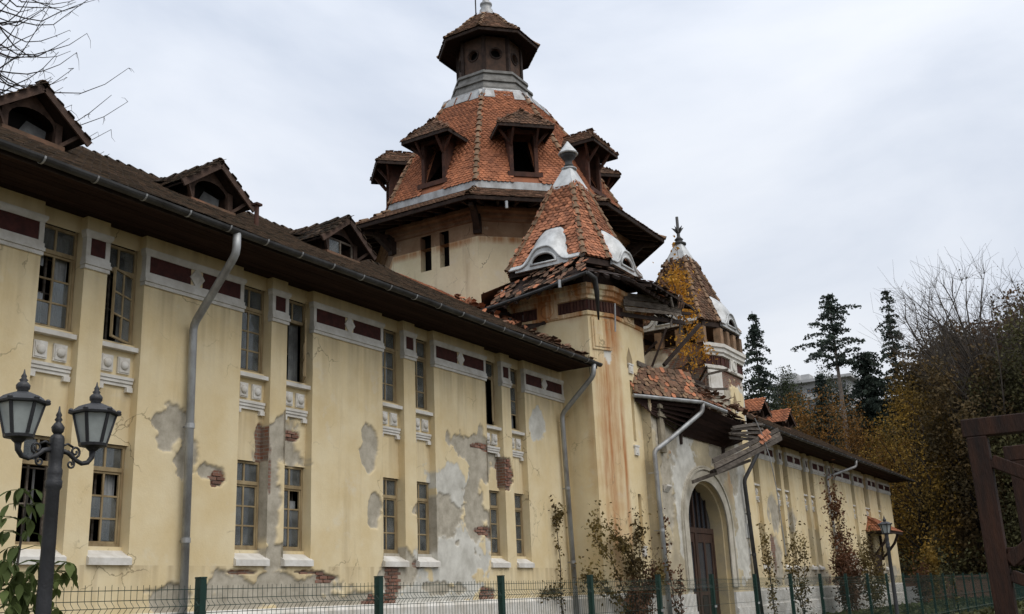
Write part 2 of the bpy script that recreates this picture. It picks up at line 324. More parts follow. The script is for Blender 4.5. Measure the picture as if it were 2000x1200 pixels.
def hip_tiles(parent, p, q, m='hip_tile', r=.12, ln=.36, name='hip_tile', n_out=(0, 0, 1), miss=0.0, smooth=True):
    """half-round tiles from the low point p to the high point q, each overlapping the one below"""
    p, q = Vector(p), Vector(q); d = (q-p).normalized(); no = Vector(n_out); no = (no-d*no.dot(d)).normalized(); s = d.cross(no)
    key = ('hip', m, r, ln)
    if key not in _tile_me:
        b = MB(); k = 7; vs = []
        for e, rr in ((0, r*1.16), (ln*1.15, r*.86)):
            for th_ in (0, -.022):
                for i in range(k):
                    a = math.pi*i/(k-1); vs.append(((rr+th_)*math.cos(a), e, (rr+th_)*math.sin(a)-r*.25+(.02 if e == 0 else 0)))
        f = []
        for i in range(k-1):
            f += [(i, i+1, 2*k+i+1, 2*k+i), (k+i+1, k+i, 3*k+i, 3*k+i+1), (i+1, i, k+i, k+i+1), (2*k+i, 2*k+i+1, 3*k+i+1, 3*k+i)]
        b.add(vs, f); _tile_me[key] = b.mesh('hip_tile', m, False)
    L_ = (q-p).length; cnt = max(1, int(L_/ln))
    for i in range(cnt):
        if random.random() < miss: continue
        g = random.gauss(0, .05); dd = (d+s*g).normalized(); ss = dd.cross(no)
        inst(name, _tile_me[key], parent, frame(p+d*(i*L_/cnt)+no*random.gauss(0, .008), ss, dd, no))

BLD = thing('derelict_building', (38.9, 16.6, 0), 'long derelict yellow plastered building with tiled octagonal tower and two pointed turrets', 'building')
Y0, Y1, Y2 = 16.6, 16.80, 16.90
WB = [(14.23,5.16,0.52,0.42,'g'),(14.53,4.62,0.33,0.52,'g'),(15.09,4.35,0.40,0.17,'g'),(15.38,4.21,0.20,0.19,'b'),(17.43,5.24,0.75,0.65,'g'),(16.97,4.04,0.30,1.58,'g'),(17.18,2.60,0.64,0.33,'g'),(17.52,1.94,2.28,0.37,'g'),(15.86,1.65,0.86,0.31,'g'),(18.88,1.46,1.60,0.46,'g'),(16.79,5.12,0.13,0.52,'b'),(17.80,5.40,0.31,0.19,'b'),(16.96,4.38,0.06,0.57,'b'),(16.27,2.29,0.45,0.05,'b'),(18.17,2.29,0.5,0.05,'b'),(18.87,2.15,0.32,0.10,'b'),(20.43,5.30,0.30,0.65,'g'),(20.65,3.90,0.25,0.51,'g'),(20.9,1.54,.5,0.2,'b'),(25.78,5.52,1.0,0.72,'g'),(27.06,5.16,0.33,0.45,'b'),(25.95,5.92,0.57,0.12,'b'),(23.48,3.76,1.0,0.66,'g'),(25.28,3.99,0.68,0.88,'g'),(25.66,3.46,0.38,0.15,'b'),(24.17,2.67,1.8,1.05,'w'),(25.14,3.98,0.40,1.46,'w'),(24.01,4.64,1.0,0.66,'w'),(23.23,3.62,0.29,0.82,'g'),(22.84,2.51,0.51,0.11,'b'),(21.40,2.2,0.30,0.35,'b'),(21.61,2.39,0.64,0.64,'g'),(22.93,1.74,1.85,0.39,'w'),(24.58,5.85,0.6,0.35,'g'),(25.67,1.55,0.38,0.31,'b'),(23.40,1.86,0.95,0.19,'g'),(14.25,1.79,0.63,0.29,'g'),(29.12,6.99,0.5,0.5,'w'),
      (53.6,5.2,.9,.9,'g'),(52.9,3.4,.35,.9,'b'),(53.2,2.9,.9,1.2,'g'),(56.9,5.0,.5,.5,'g'),(66.3,4.2,.8,.6,'w'),(69,2.8,2.0,.7,'g'),(58,2.0,5,.5,'g'),(71,2.0,4,.6,'g'),(80,2.2,3,.5,'g'),(67,1.7,4,.4,'b')]
def wear_of(X, Z, blobs, sx=1.0):
    """paint loss at wall points: returns wear (n,4) and how deep the surface lies back"""
    X = np.asarray(X, float); Z = np.asarray(Z, float)
    g = np.zeros_like(X); b = np.zeros_like(X); wh = np.zeros_like(X); st = np.zeros_like(X)
    nz = fnoise(X*2.3+5, Z*2.3+3, 5); nz2 = fnoise(X*5.1+50, Z*5.1+9, 4)
    for cx, cz, rx, rz, t in blobs:
        near = (np.abs(X-cx) < rx*2+.3) & (np.abs(Z-cz) < rz*2+.3)
        if not near.any(): continue
        d = np.sqrt(((X-cx)/rx)**2+((Z-cz)/rz)**2)
        if t == 's':
            st = np.maximum(st, np.clip(1.25-d+nz*.5, 0, 1)); continue
        d = d + nz*1.35 + nz2*.5
        m_ = np.clip((1.0-d)/(.14 if t == 'g' else .11)+.5, 0, 1)
        if t == 'g': g = np.maximum(g, m_)
        elif t == 'b': b = np.maximum(b, m_)
        else: wh = np.maximum(wh, m_)
    dep = np.maximum.reduce([g*.045, b*.06, wh*.012])
    return np.stack([np.clip(g, 0, 1), b, wh, st], -1), dep
def grid(P0, U, V, step):
    P0, U, V = (np.array(a, float) for a in (P0, U, V)); nu = max(1, int(round(np.linalg.norm(U)/step))); nv = max(1, int(round(np.linalg.norm(V)/step)))
    a = np.linspace(0, 1, nu+1); c = np.linspace(0, 1, nv+1); A, C = np.meshgrid(a, c, indexing='ij')
    pts = P0+A.reshape(-1, 1)*U+C.reshape(-1, 1)*V
    i, j = np.meshgrid(np.arange(nu), np.arange(nv), indexing='ij'); k = (i*(nv+1)+j).ravel()
    F = np.stack([k, k+nv+1, k+nv+2, k+1], -1); return pts, F
def plaster(name, m, parent, rects, blobs, wcoord=None, **kw):
    """rects: (P0,U,V,step,displace) ; U x V must point outward"""
    Vs, Fs, Ws = [], [], []; n = 0
    for P0, U, V, step, disp in rects:
        p, F = grid(P0, U, V, step)
        wx = p[:, 0] if wcoord is None else wcoord(p)
        wr, dep = wear_of(wx, p[:, 2], blobs)
        nn = np.cross(U, V); nn = nn/np.linalg.norm(nn)
        if disp:
            p = p-nn*dep[:, None]+nn*(fnoise(wx*.9, p[:, 2]*.9, 3)*.016)[:, None]
        Vs.append(p); Fs.append(F+n); Ws.append(wr); n += len(p)
    A = np.concatenate(Vs); o = np_mesh(name, A, np.concatenate(Fs), m, parent, wear=np.concatenate(Ws), smooth=False, **kw)
    if blobs is WB:      # rain runs from capitals, sills and mouldings
        X_, Z_ = A[:, 0]+A[:, 1]*.7, A[:, 2]; run = np.clip((fnoise(X_*7, Z_*.35, 4)+.12)*3.2, 0, 1); d = np.zeros(len(A))
        for zt, ln in ((7.97, 1.1), (5.74, .9), (2.42, .7), (9.05, .25)):
            if (zt == 5.74) != (name == 'recess_wall') or (zt == 2.42) != (name == 'base_wall'): continue
            below = zt-Z_; d = np.maximum(d, np.where(below > -.02, np.exp(-np.clip(below, 0, 9)/ln), 0)*run)
        a = o.data.attributes.new('dirt', 'FLOAT', 'POINT'); a.data.foreach_set('value', (d*.56).astype(np.float32))
    return o

ZS, ZB0, ZB1, ZT = 2.42, 7.97, 8.75, 9.06      # lower sill, capital bottom and top, wall top
def capital(pier, x0, x1, step_cap=True):
    """white moulded capital with maroon panels"""
    b = MB(); e = .035; y = Y0
    def bar(z0, z1, out, ex): b.box((x0-ex, y-out, z0), (x1+ex, y+.10, z1))
    bar(ZB0, ZB0+.075, .045, e*.6); bar(ZB0+.079, ZB0+.15, .075, e); bar(ZB0+.154, ZB0+.235, .05, e*.7)
    fz0, fz1 = ZB0+.239, ZB1
    wd = x1-x0; big = wd > 1.2
    b.prism([(x0-.06, y-.06, fz1), (x0-.06, y-.06, fz1-.06), (x0-.012, y-.03, fz1-.14), (x1+.012, y-.03, fz1-.14), (x1+.06, y-.06, fz1-.06), (x1+.06, y-.06, fz1)], (0, .15, 0)); b.box((x0-.01, y-.03, fz0), (x1+.01, y+.10, fz0+.045))
    b.box((x0-.01, y-.03, fz0+.048), (x0+.09, y+.10, fz1-.143)); b.box((x1-.09, y-.03, fz0+.048), (x1+.01, y+.10, fz1-.143))
    o = b.build('capital', 'white', pier); o.data.polygons  # noqa
    pz0, pz1 = fz0+.049, fz1-.144; mid = (x0+x1)/2
    spans = [(x0+.093, mid-.17), (mid+.17, x1-.093)] if big else [(x0+.093, x1-.093)]
    for a, c in spans:
        p = MB(); p.box((a-.002, y-.014, pz0-.002), (c+.002, y+.05, pz1+.002)); nsl = max(3, int((c-a)/.075)); sw = (c-a)/nsl
        p.build('louvre_panel', 'maroon', pier)
    if big:
        r = MB(); h = (pz1-pz0)/2+.07; zc = (pz0+pz1)/2
        r.prism([(mid-.2, y-.035, zc), (mid, y-.035, zc-h), (mid+.2, y-.035, zc), (mid, y-.035, zc+h)][::-1], (0, .12, 0))
        r.add([(mid-.13, y-.036, zc), (mid, y-.036, zc-h*.66), (mid+.13, y-.036, zc), (mid, y-.036, zc+h*.66), (mid, y-.085, zc)], [(0, 1, 4), (1, 2, 4), (2, 3, 4), (3, 0, 4)])
        r.build('rosette', 'white', pier)
_plaque = None
def ornament(x0, x1):
    """sill, two bossed plaques and a footed moulding under an upper window"""
    w_ = x1-x0; s = MB(); s.prism([(x0-.0, Y1-.16, 6.55), (x0, Y1+.1, 6.55), (x0, Y1+.1, 6.68), (x0, Y1-.16, 6.64)], (w_, 0, 0)); s.build('window_sill', 'white', BLD)
    global _plaque
    if _plaque is None:
        p = MB(); p.box((-.14, -.05, -.165), (.14, .02, .165)); p.box((-.115, -.065, -.14), (.115, -.052, .14))
        bs = MB(); prof = [(.095*math.cos(t), .06*math.sin(t)) for t in np.linspace(0, 1.5, 6)]
        bs.lathe(prof, (0, 0, 0), 12, Matrix.Rotation(R(90), 3, 'X')); _plaque = (p.mesh('plaque', 'white'), bs.mesh('boss', 'white', True))
    for c in (x0+w_*.27, x0+w_*.73):
        o = inst('plaque', _plaque[0], BLD, Matrix.Translation((c, Y1, 6.265))); inst('boss', _plaque[1], o, Matrix.Translation((c, Y1-.064, 6.265)))
    k = MB(); k.box((x0+.02, Y1-.10, 5.97), (x1-.02, Y1+.02, 6.03)); k.box((x0+.02, Y1-.08, 5.905), (x1-.02, Y1+.02, 5.967)); k.box((x0+.02, Y1-.055, 5.84), (x1-.02, Y1+.02, 5.902))
    for a in (x0+.02, x1-.16): k.box((a, Y1-.085, 5.74), (a+.14, Y1+.02, 5.838))
    k.build('sill_moulding', 'white', BLD)
_pane = {}
def pane_me(w_, h):
    k = (round(w_, 3), round(h, 3))
    if k not in _pane:
        b = MB(); b.box((-w_/2, -.002, -h/2), (w_/2, .002, h/2)); _pane[k] = b.mesh('pane', 'glass')
    return _pane[k]
def window(x0, x1, z0, z1, zt, state, simple=False, label=None):
    """wooden casement window: two lights over a transom, two by three below"""
    win = MB(); y = Y2; fw = .055
    win.box((x0, y-.04, z0), (x0+fw, y+.05, z1)); win.box((x1-fw, y-.04, z0), (x1, y+.05, z1)); win.box((x0+fw, y-.04, z1-fw), (x1-fw, y+.05, z1)); win.box((x0+fw, y-.05, z0), (x1-fw, y+.06, z0+fw)); win.box((x0+fw, y-.055, zt-.04), (x1-fw, y+.05, zt+.04))
    o = win.build('window', 'tan_wood', BLD)
    if label: o['label'] = label
    a, c = x0+fw+.004, x1-fw-.004; mid = (a+c)/2
    if simple:
        g = MB(); g.box((a, y+.0, z0+fw), (c, y+.01, z1-fw)); g.build('pane', 'glass', o); s = MB()
        s.box((mid-.02, y-.03, z0+fw), (mid+.02, y-.002, zt-.042)); s.build('sash', 'tan_wood', o)
    else:
        # upper lights
        s = MB(); s.box((mid-.02, y-.03, zt+.042), (mid+.02, y+.02, z1-fw-.002)); s.build('glazing_bar', 'tan_wood', o)
        def sash(T, broken=(), w_=c-a):
            s = MB(); b = .042; h0, h1 = z0+fw+.003, zt-.043; hh = h1-h0
            s.box((0, -.03, 0), (b, .012, hh)); s.box((w_-b, -.03, 0), (w_, .012, hh)); s.box((b, -.03, 0), (w_-b, .012, b)); s.box((b, -.03, hh-b), (w_-b, .012, hh))
            s.box((w_/2-.02, -.026, b), (w_/2+.02, .008, hh-b)); rz = (hh-2*b)/3
            for k in (1, 2):
                s.box((b, -.024, b+rz*k-.017), (w_/2-.022, .006, b+rz*k+.017)); s.box((w_/2+.022, -.024, b+rz*k-.017), (w_-b, .006, b+rz*k+.017))
            so = s.build('sash', 'tan_wood', o, Mw=T)
            pw, ph = w_/2-b-.02, rz-.028
            for i in range(2):
                for k in range(3):
                    if (i, k) in broken: continue
                    inst('pane', pane_me(pw, ph), o, T @ Matrix.Translation((b+pw/2+i*(w_/2-b+.012)+.003, -.006, b+rz*(k+.5))))
        T = Matrix.Translation((a, y, z0+fw+.003)); broken = state.get('broken', ())
        if state.get('open') is not None:      # hung on the right, swung outwards
            T = Matrix.Translation((c, y-.02, z0+fw+.003)) @ Matrix.Rotation(R(state['open']), 4, 'Z') @ Matrix.Translation((-(c-a), 0, 0))
        if not state.get('gone'): sash(T, broken)
        pw, ph = (c-a)/2-.024, z1-fw-zt-.05
        for i in range(2):
            if ('t', i) in broken: continue
            inst('pane', pane_me(pw, ph), o, Matrix.Translation((a+pw/2+.002+i*(pw+.044), y, (zt+.04+z1-fw)/2)))
        # inner casement, half seen through the glass
        s = MB(); yi = y+.20
        for xx in (a+.02, mid-.03, c-.05): s.box((xx, yi, z0+.06), (xx+.045, yi+.04, z1-.05))
        for zz in (z0+.5*(zt-z0), zt-.08): s.box((a+.066, yi+.005, zz), (mid-.032, yi+.035, zz+.03)); s.box((mid+.018, yi+.005, zz), (c-.052, yi+.035, zz+.03))
        s.build('inner_casement', 'grey_wood', o)
        for (ca, cb, cz0, cz1, mm) in state.get('curtain', ()):      # fractions of the opening
            xs = np.linspace(a+(c-a)*ca, a+(c-a)*cb, 14); zz = (z0+(z1-z0)*cz0, z0+(z1-z0)*cz1); ct = MB()
            vs = [(x, y+.12+.02*math.sin(i*1.7), z) for z in zz for i, x in enumerate(xs)]; n = len(xs)
            ct.add(vs, [(i, i+1, n+i+1, n+i) for i in range(n-1)]); ct.build('curtain', mm, o)
    return o

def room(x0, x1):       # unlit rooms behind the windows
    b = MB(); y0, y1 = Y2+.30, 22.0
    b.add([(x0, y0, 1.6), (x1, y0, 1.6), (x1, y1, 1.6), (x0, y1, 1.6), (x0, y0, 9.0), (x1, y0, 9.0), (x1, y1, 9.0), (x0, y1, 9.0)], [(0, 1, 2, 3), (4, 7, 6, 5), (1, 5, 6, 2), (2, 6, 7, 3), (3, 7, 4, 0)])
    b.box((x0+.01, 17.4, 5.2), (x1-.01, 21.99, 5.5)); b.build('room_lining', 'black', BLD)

def recess(x0, x1, up, lo, simple=False, step=.04):
    for rc_ in (((x0-.02, Y1, 4.70), (x1-x0+.04, 0, 0), (0, 0, 2.02), step, not simple), ((x0-.02, Y1+.003, 8.72), (x1-x0+.04, 0, 0), (0, 0, .36), .2, False), ((x0-.02, Y1, 2.30), (x1-x0+.04, 0, 0), (0, 0, .47), .2, False)):
        plaster('recess_wall', 'plaster', BLD, [rc_], WB)
    ornament(x0+.015, x1-.015)
    window(x0+.012, x1-.012, 6.68, 8.72, 8.20, up, simple); window(x0+.012, x1-.012, 2.77, 4.70, 4.22, lo, simple)
    s = MB(); s.prism([(x0-.02, Y0-.075, 2.42), (x0-.02, Y1+.12, 2.42), (x0-.02, Y1+.12, 2.768), (x0-.02, Y1+.0, 2.70), (x0-.02, Y0-.075, 2.55)], (x1-x0+.06, 0, 0)); s.build('window_sill', 'white', BLD)
def pier(x0, x1, fine=True, cap=True):
    st = .03 if fine else .12; zb, zt = ZS, ZT; d = .36
    rects = [((x0, Y0, zb), (x1-x0, 0, 0), (0, 0, zt-zb), st, True), ((x0, Y0+d, zb), (0, -d, 0), (0, 0, zt-zb), .06 if fine else .3, False), ((x1, Y0, zb), (0, d, 0), (0, 0, zt-zb), .12, False)]
    o = plaster('pier', 'plaster', BLD, rects, WB)
    if cap: capital(o, x0, x1)
    return o
def base_wall(x0, x1, fine=True):
    plaster('base_wall', 'plaster', BLD, [((x0, Y0, 1.52), (x1-x0, 0, 0), (0, 0, ZS-1.52), .03 if fine else .15, True)], WB)
    b = MB(); b.prism([(x0, Y0+.2, -.4), (x0, Y0-.16, -.4), (x0, Y0-.16, .78), (x0, Y0-.11, .84), (x0, Y0-.11, 1.42), (x0, Y0+.0, 1.53), (x0, Y0+.2, 1.53)][::-1], (x1-x0, 0, 0)); b.build('plinth', 'white', BLD)

# ---- left wing
CU = 'curtain'; PA = 'paper'
UP = {-1: ({'broken': {(0, 1), (0, 2), (1, 2)}, 'curtain': [(.0, .4, .02, .36, PA), (.05, .34, .62, .80, PA), (.62, .98, .03, .95, CU)]}, {'open': 24, 'broken': {(0, 0)}, 'curtain': [(.7, .98, .05, .9, CU)]}),
      0: ({'curtain': [(.55, .95, .05, .98, CU), (.05, .3, .05, .6, CU)]}, {'open': 48, 'broken': {(0, 0), (0, 1)}, 'curtain': [(.55, .98, .03, .9, CU)]}),
      1: ({'curtain': [(.5, .9, .45, .8, PA), (.05, .4, .05, .9, CU)]}, {'broken': {(0, 1)}, 'curtain': [(.5, .95, .0, .95, CU)]}),
      2: ({'open': 30, 'curtain': [(.2, .7, .1, .9, CU)]}, {'broken': {(1, 0)}, 'curtain': [(.5, .98, .02, .97, CU)]})}
LO = {-1: ({'gone': 1, 'broken': {('t', 1)}, 'curtain': [(.55, .6, .0, .7, CU)]}, {'broken': {(0, 2), (1, 2), (0, 0)}, 'curtain': [(.62, .98, .05, .75, CU)]}),
      0: ({'curtain': [(.5, .98, .02, .7, CU), (.0, .25, .05, .28, PA)]}, {'broken': {(1, 2)}, 'curtain': [(.52, .95, .72, .96, PA), (.0, .28, .05, .66, CU), (.55, .98, .05, .6, CU)]}),
      1: ({'broken': {(0, 1)}, 'curtain': [(.45, .95, .02, .96, CU)]}, {'curtain': [(.1, .45, .05, .9, CU), (.6, .95, .05, .7, CU)]}),
      2: ({'curtain': [(.05, .95, .05, .96, CU)]}, {'curtain': [(.3, .95, .05, .9, CU)]})}
P_ = 5.04
plaster('wing_wall', 'plaster', BLD, [((-3, Y0, ZS), (11.2, 0, 0), (0, 0, ZT-ZS), .2, True)], WB)
pier(8.205, 15.93-P_)
for k in (-1, 0, 1, 2):
    a = 15.93+P_*k
    recess(a, a+.93, UP[k][0], LO[k][0]); pier(a+.93, a+1.45); recess(a+1.45, a+2.34, UP[k][1], LO[k][1]); pier(a+2.34, a+P_ if k < 2 else 31.0)
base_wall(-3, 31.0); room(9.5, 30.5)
# ---- right wing
MIR = 77.8; xs = 46.7
rec = []
for k in (2, 1, 0, -1): a = 15.93+P_*k; rec += [(MIR-a-2.34, MIR-a-1.45), (MIR-a-.93, MIR-a)]
rec += [(70.9, 71.8), (74.5, 75.9), (78.4, 79.3)]
x = xs
for a, c in rec:
    pier(x, a, False); recess(a, c, {}, {}, True, .1); x = c
pier(x, 83.2, False); base_wall(xs, 83.2, False); room(47.5, 82.8)
b = MB(); b.add([(83.2, Y0, -.4), (83.2, 31, -.4), (83.2, 31, 9.1), (83.2, 23.8, 13), (83.2, Y0, 9.1)], [(0, 1, 2, 3, 4)]); b.build('gable_wall', 'plaster', BLD)
# ---- loose bricks showing where render has fallen
_bk = MB(); _bk.box((-.122, 0, -.032), (.122, .09, .032)); _bk = _bk.mesh('brick', 'brick')
def in_rec(X): return any(15.93+P_*k <= X <= 15.93+P_*k+.93 or 15.93+P_*k+1.45 <= X <= 15.93+P_*k+2.34 for k in (-1, 0, 1, 2))
cnt = 0; zz = 1.58; row = 0
pts = []
while zz < 7:
    for X in np.arange(13.5+(row % 2)*.135, 29, .27): pts.append((X, zz))
    zz += .085; row += 1
pts = np.array(pts); wr, _ = wear_of(pts[:, 0], pts[:, 1], WB)
for (X, Z), w4 in zip(pts, wr):
    if w4[1] < .5 or cnt >= 290: continue
    rc = in_rec(X)
    if in_rec(X-.15) != rc or in_rec(X+.15) != rc: continue
    if rc and (2.42 < Z < 4.72): continue
    cnt += 1; inst('brick', _bk, BLD, Matrix.Translation((X+random.gauss(0, .006), (Y1 if rc and Z > 2.4 else Y0)+.022+random.random()*.022, Z)) @ Matrix.Rotation(random.gauss(0, .02), 4, 'Y'))

# ---- roofs of the wings
RP = .577; EY, EZ, RY = 15.05, 9.10, 24.0
RZ = EZ+RP*(RY-EY)
def wing_roof(x0, x1, hip_right, tilem, single, label):
    b = MB(); hx = 7.0 if hip_right else 0
    b.add([(x0, EY, EZ), (x1, EY, EZ), (x1-hx, RY, RZ), (x0, RY, RZ), (x0, 2*RY-EY, EZ), (x1, 2*RY-EY, EZ)], [(0, 1, 2, 3), (3, 2, 5, 4)] + ([(1, 5, 2)] if hip_right else []))
    o = b.build('wing_roof', tilem, BLD, label=label)
    keep = None
    mats = lay((x0, EY-.02, EZ+.01), (x1, EY-.02, EZ+.01), (x1-hx, RY, RZ+.02), (x0, RY, RZ+.02), .20, .16, .018, keep, .02)
    mats = [T for T in mats if 0 < T.translation.x < 90]
    if x1 < 40: mats = [T for T in mats if not (T.translation.y > 17.2 and T.translation.x > 30.6-(T.translation.y-17.2)*.0 and T.translation.y < 20.2 and random.random() < .75)]
    roof_tiles(o, mats, tilem, single)
    hip_tiles(o, (max(x0, 5), RY, RZ), (x1-hx, RY, RZ), 'moss_tile', .14, .40, 'ridge_tile')
    # soffit boards, fascia, gutter
    for i in range(9):
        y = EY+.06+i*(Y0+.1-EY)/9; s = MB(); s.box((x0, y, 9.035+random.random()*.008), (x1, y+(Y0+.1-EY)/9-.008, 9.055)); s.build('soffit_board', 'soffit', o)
    s = MB(); s.box((x0, EY+.03, 8.93), (x1, EY+.058, 9.10)); s.build('fascia', 'dark_wood', o)
    g = MB(); n = 9; pr = [(EY-.085+.105*math.cos(math.pi+math.pi*i/(n-1)), 9.06+.105*math.sin(math.pi+math.pi*i/(n-1))) for i in range(n)]; pin = [(EY-.085+(yy-(EY-.085))*.93, 9.06+(zz-9.06)*.93) for yy, zz in pr[::-1]]
    pts = pr+pin; nseg = int((x1-x0)/2.0); dx = (x1-x0)/nseg
    for i in range(nseg):
        g.prism([(x0+i*dx+.004, yy, zz+.012*math.sin(i*1.3)) for yy, zz in pts], (dx-.008, 0, .012*(math.sin((i+1)*1.3)-math.sin(i*1.3))))
    go = g.build('gutter', 'dark_zinc', o)
    for i in range(nseg*2):
        br = MB(); br.prism([(x0+i*dx/2, EY-.085+(yy-(EY-.085))*1.1, 9.06+(zz-9.06)*1.1-.0) for yy, zz in pr]+[(x0+i*dx/2, EY-.085+(yy-(EY-.085))*1.02, 9.06+(zz-9.06)*1.02) for yy, zz in pr[::-1]], (.035, 0, 0)); br.build('gutter_bracket', 'zinc', go)
    return o
lroof = wing_roof(-3, 30.75, False, 'moss_tile', 260, 'mossy brown tiled roof of the near wing')
rroof = wing_roof(46.9, 84.6, True, 'moss_tile', 0, 'dark tiled roof of the far wing')

def dormer(xc, tilem='moss_tile', glass=False, orange=False):
    """gabled roof dormer over a window pair"""
    yf = 19.0; hw = .62; zs = EZ+RP*(yf-EY)-.03; ze, zp, ow = 11.70, 12.58, 1.16; yo = 18.72
    zr = lambda y: EZ+RP*(y-EY)
    d = MB(); T = .06
    d.box((xc-hw-.1, yf, zs-.1), (xc-hw+.06, yf+.12, 12.0)); d.box((xc+hw-.06, yf, zs-.1), (xc+hw+.1, yf+.12, 12.0)); d.box((xc-hw+.061, yf+.01, zs-.1), (xc+hw-.061, yf+.11, zs+.0))
    for s in (-1, 1): d.prism([(xc+s*(hw+.05), yf+.1, zs-.2), (xc+s*(hw+.05), 21.0, zr(21.0)-.1), (xc+s*(hw+.05), 20.6, 11.95), (xc+s*(hw+.05), yf+.1, 11.95)], (.05*s, 0, 0))
    o = d.build('roof_dormer', 'dormer_wood', BLD)
    # gable board with an arched opening
    a = MB(); n = 12; hr = hw-.07; zc = 11.78
    arc = [(xc+hr*math.cos(math.pi*i/n), yf+.03, zc+.36*math.sin(math.pi*i/n)) for i in range(n+1)]
    top = []
    for p in arc:
        t = (p[0]-xc)/(hw+.1); top.append((p[0]+(.16 if p[0] > xc+hr*.98 else -.16 if p[0] < xc-hr*.98 else 0), yf+.03, max(zc+.01, zp-.08-abs(t)*.62)))
    a.add(arc+top, [(i, i+1, n+2+i, n+1+i) for i in range(n)]); a.build('gable_board', 'dormer_wood', o)
    s = MB(); s.prism([(xc-hw-.12, yf-.10, zs), (xc-hw-.12, yf+.1, zs), (xc-hw-.12, yf+.1, zs+.17), (xc-hw-.12, yf-.10, zs+.13)], (2*hw+.24, 0, 0)); s.build('dormer_sill', 'dirty_tile', o)
    g = MB(); g.box((xc-hr, yf+.5, zs+.1), (xc+hr, yf+.53, zc+.4)); g.build('dormer_lining', 'black', o)
    if glass:
        f = MB()
        for xa in (xc-hr, xc-.035, xc+hr-.06): f.box((xa, yf+.04, zs+.17), (xa+.06, yf+.09, zc+.2))
        f.box((xc-hr+.062, yf+.045, zc+.14), (xc-.037, yf+.085, zc+.2)); f.box((xc+.027, yf+.045, zc+.14), (xc+hr-.062, yf+.085, zc+.2)); f.build('dormer_window', 'grey_wood', o)
        inst('pane', pane_me(hr-.1, zc-zs-.02), o, Matrix.Translation((xc-hr/2+.0, yf+.065, (zs+.17+zc+.14)/2)))
    else:
        p = MB(); p.add([(xc-hr*.3, yf+.42, zs+.2), (xc+hr*.9, yf+.30, zs+.2), (xc+hr*.95, yf+.30, zc+.1), (xc+hr*.2, yf+.42, zc+.25)], [(0, 1, 2, 3)]); p.build('torn_sheet', 'sheet', o)
    # roof slopes
    yb = lambda z: EY+(z-EZ)/RP
    for sgn in (-1, 1):
        e0 = Vector((xc+sgn*ow, yo, ze)); e1 = Vector((xc+sgn*ow, yb(ze)+.2, ze)); r0 = Vector((xc, yo, zp)); r1 = Vector((xc, yb(zp)+.2, zp))
        up = Vector((sgn*.6, 0, .8))*.03
        b = MB(); q = [e0, e1, r1, r0]; b.add([p-up for p in q]+[p+up*.3 for p in q], [(0, 1, 2, 3), (7, 6, 5, 4), (0, 4, 5, 1), (0, 3, 7, 4), (1, 5, 6, 2)]); so = b.build('dormer_roof', 'dark_wood', o)
        ms = lay(e0+up, e1+up, r1+up, r0+up, .2, .15, .015) if sgn > 0 else lay(e1+up, e0+up, r0+up, r1+up, .2, .15, .015)
        V, F = replicate(TV, TF, [[list(r) for r in T_] for T_ in ms]); np_mesh('dormer_tiles', V, F, 'tile' if orange else tilem, o, kind='stuff')
        bb = MB(); bb.beam(e0+Vector((sgn*.04, -.03, -.05)), r0+Vector((sgn*.02, -.03, -.05)), .05, .17); bb.build('bargeboard', 'dormer_wood', o)
        br = MB(); br.beam((xc+sgn*(hw+.05), yf-.02, 11.5), (xc+sgn*(ow-.15), yo+.06, 11.82), .07, .08); br.build('knee_brace', 'dormer_wood', o)
    hip_tiles_flat = [(xc, yo+.05+i*.36) for i in range(int((yb(zp)-yo)/.36))]
    hip_tiles(o, (xc, yo-.02, zp+.03), (xc, yb(zp)+.1, zp+.03), 'moss_tile' if not orange else 'tile', .12, .36, 'ridge_tile')
    return o
for i, xc in enumerate((12.0, 17.05, 22.1)): dormer(xc, glass=(i == 2))
for xc in (60.75, 65.9): dormer(xc, orange=True)
v = MB(); v.tube([(17.95, 18.3, EZ+RP*3.25-.1), (17.95, 18.3, 11.62)], .06, 8); v.box((17.85, 18.2, 11.60), (18.05, 18.4, 11.66)); v.build('vent_pipe', 'red_wood', BLD)

def downpipe(path, r=.08, m='zinc', rings=(), label=None):
    P = [Vector(p) for p in path]; pts = [P[0]]
    for i in range(1, len(P)-1):
        a = (P[i-1]-P[i]).normalized(); c = (P[i+1]-P[i]).normalized(); k = .13
        pts += [P[i]+a*k, P[i]+(a+c)*k*.28, P[i]+c*k]
    pts.append(P[-1]); b = MB(); b.tube(pts, r, 12); o = b.build('downpipe', m, BLD, True)
    if label: o['label'] = label
    for t in rings:
        z = t; # collar and wall hook on the straight run
        A, B = P[-2], P[-1]; f = (z-A.z)/(B.z-A.z); c = A+(B-A)*f
        q = MB(); q.tube([c+Vector((0, 0, .05)), c-Vector((0, 0, .05))], r+.012, 12); q.beam(c, c+Vector((0, .3, 0)), .03, .03); q.build('pipe_collar', m, o, False)
    return o
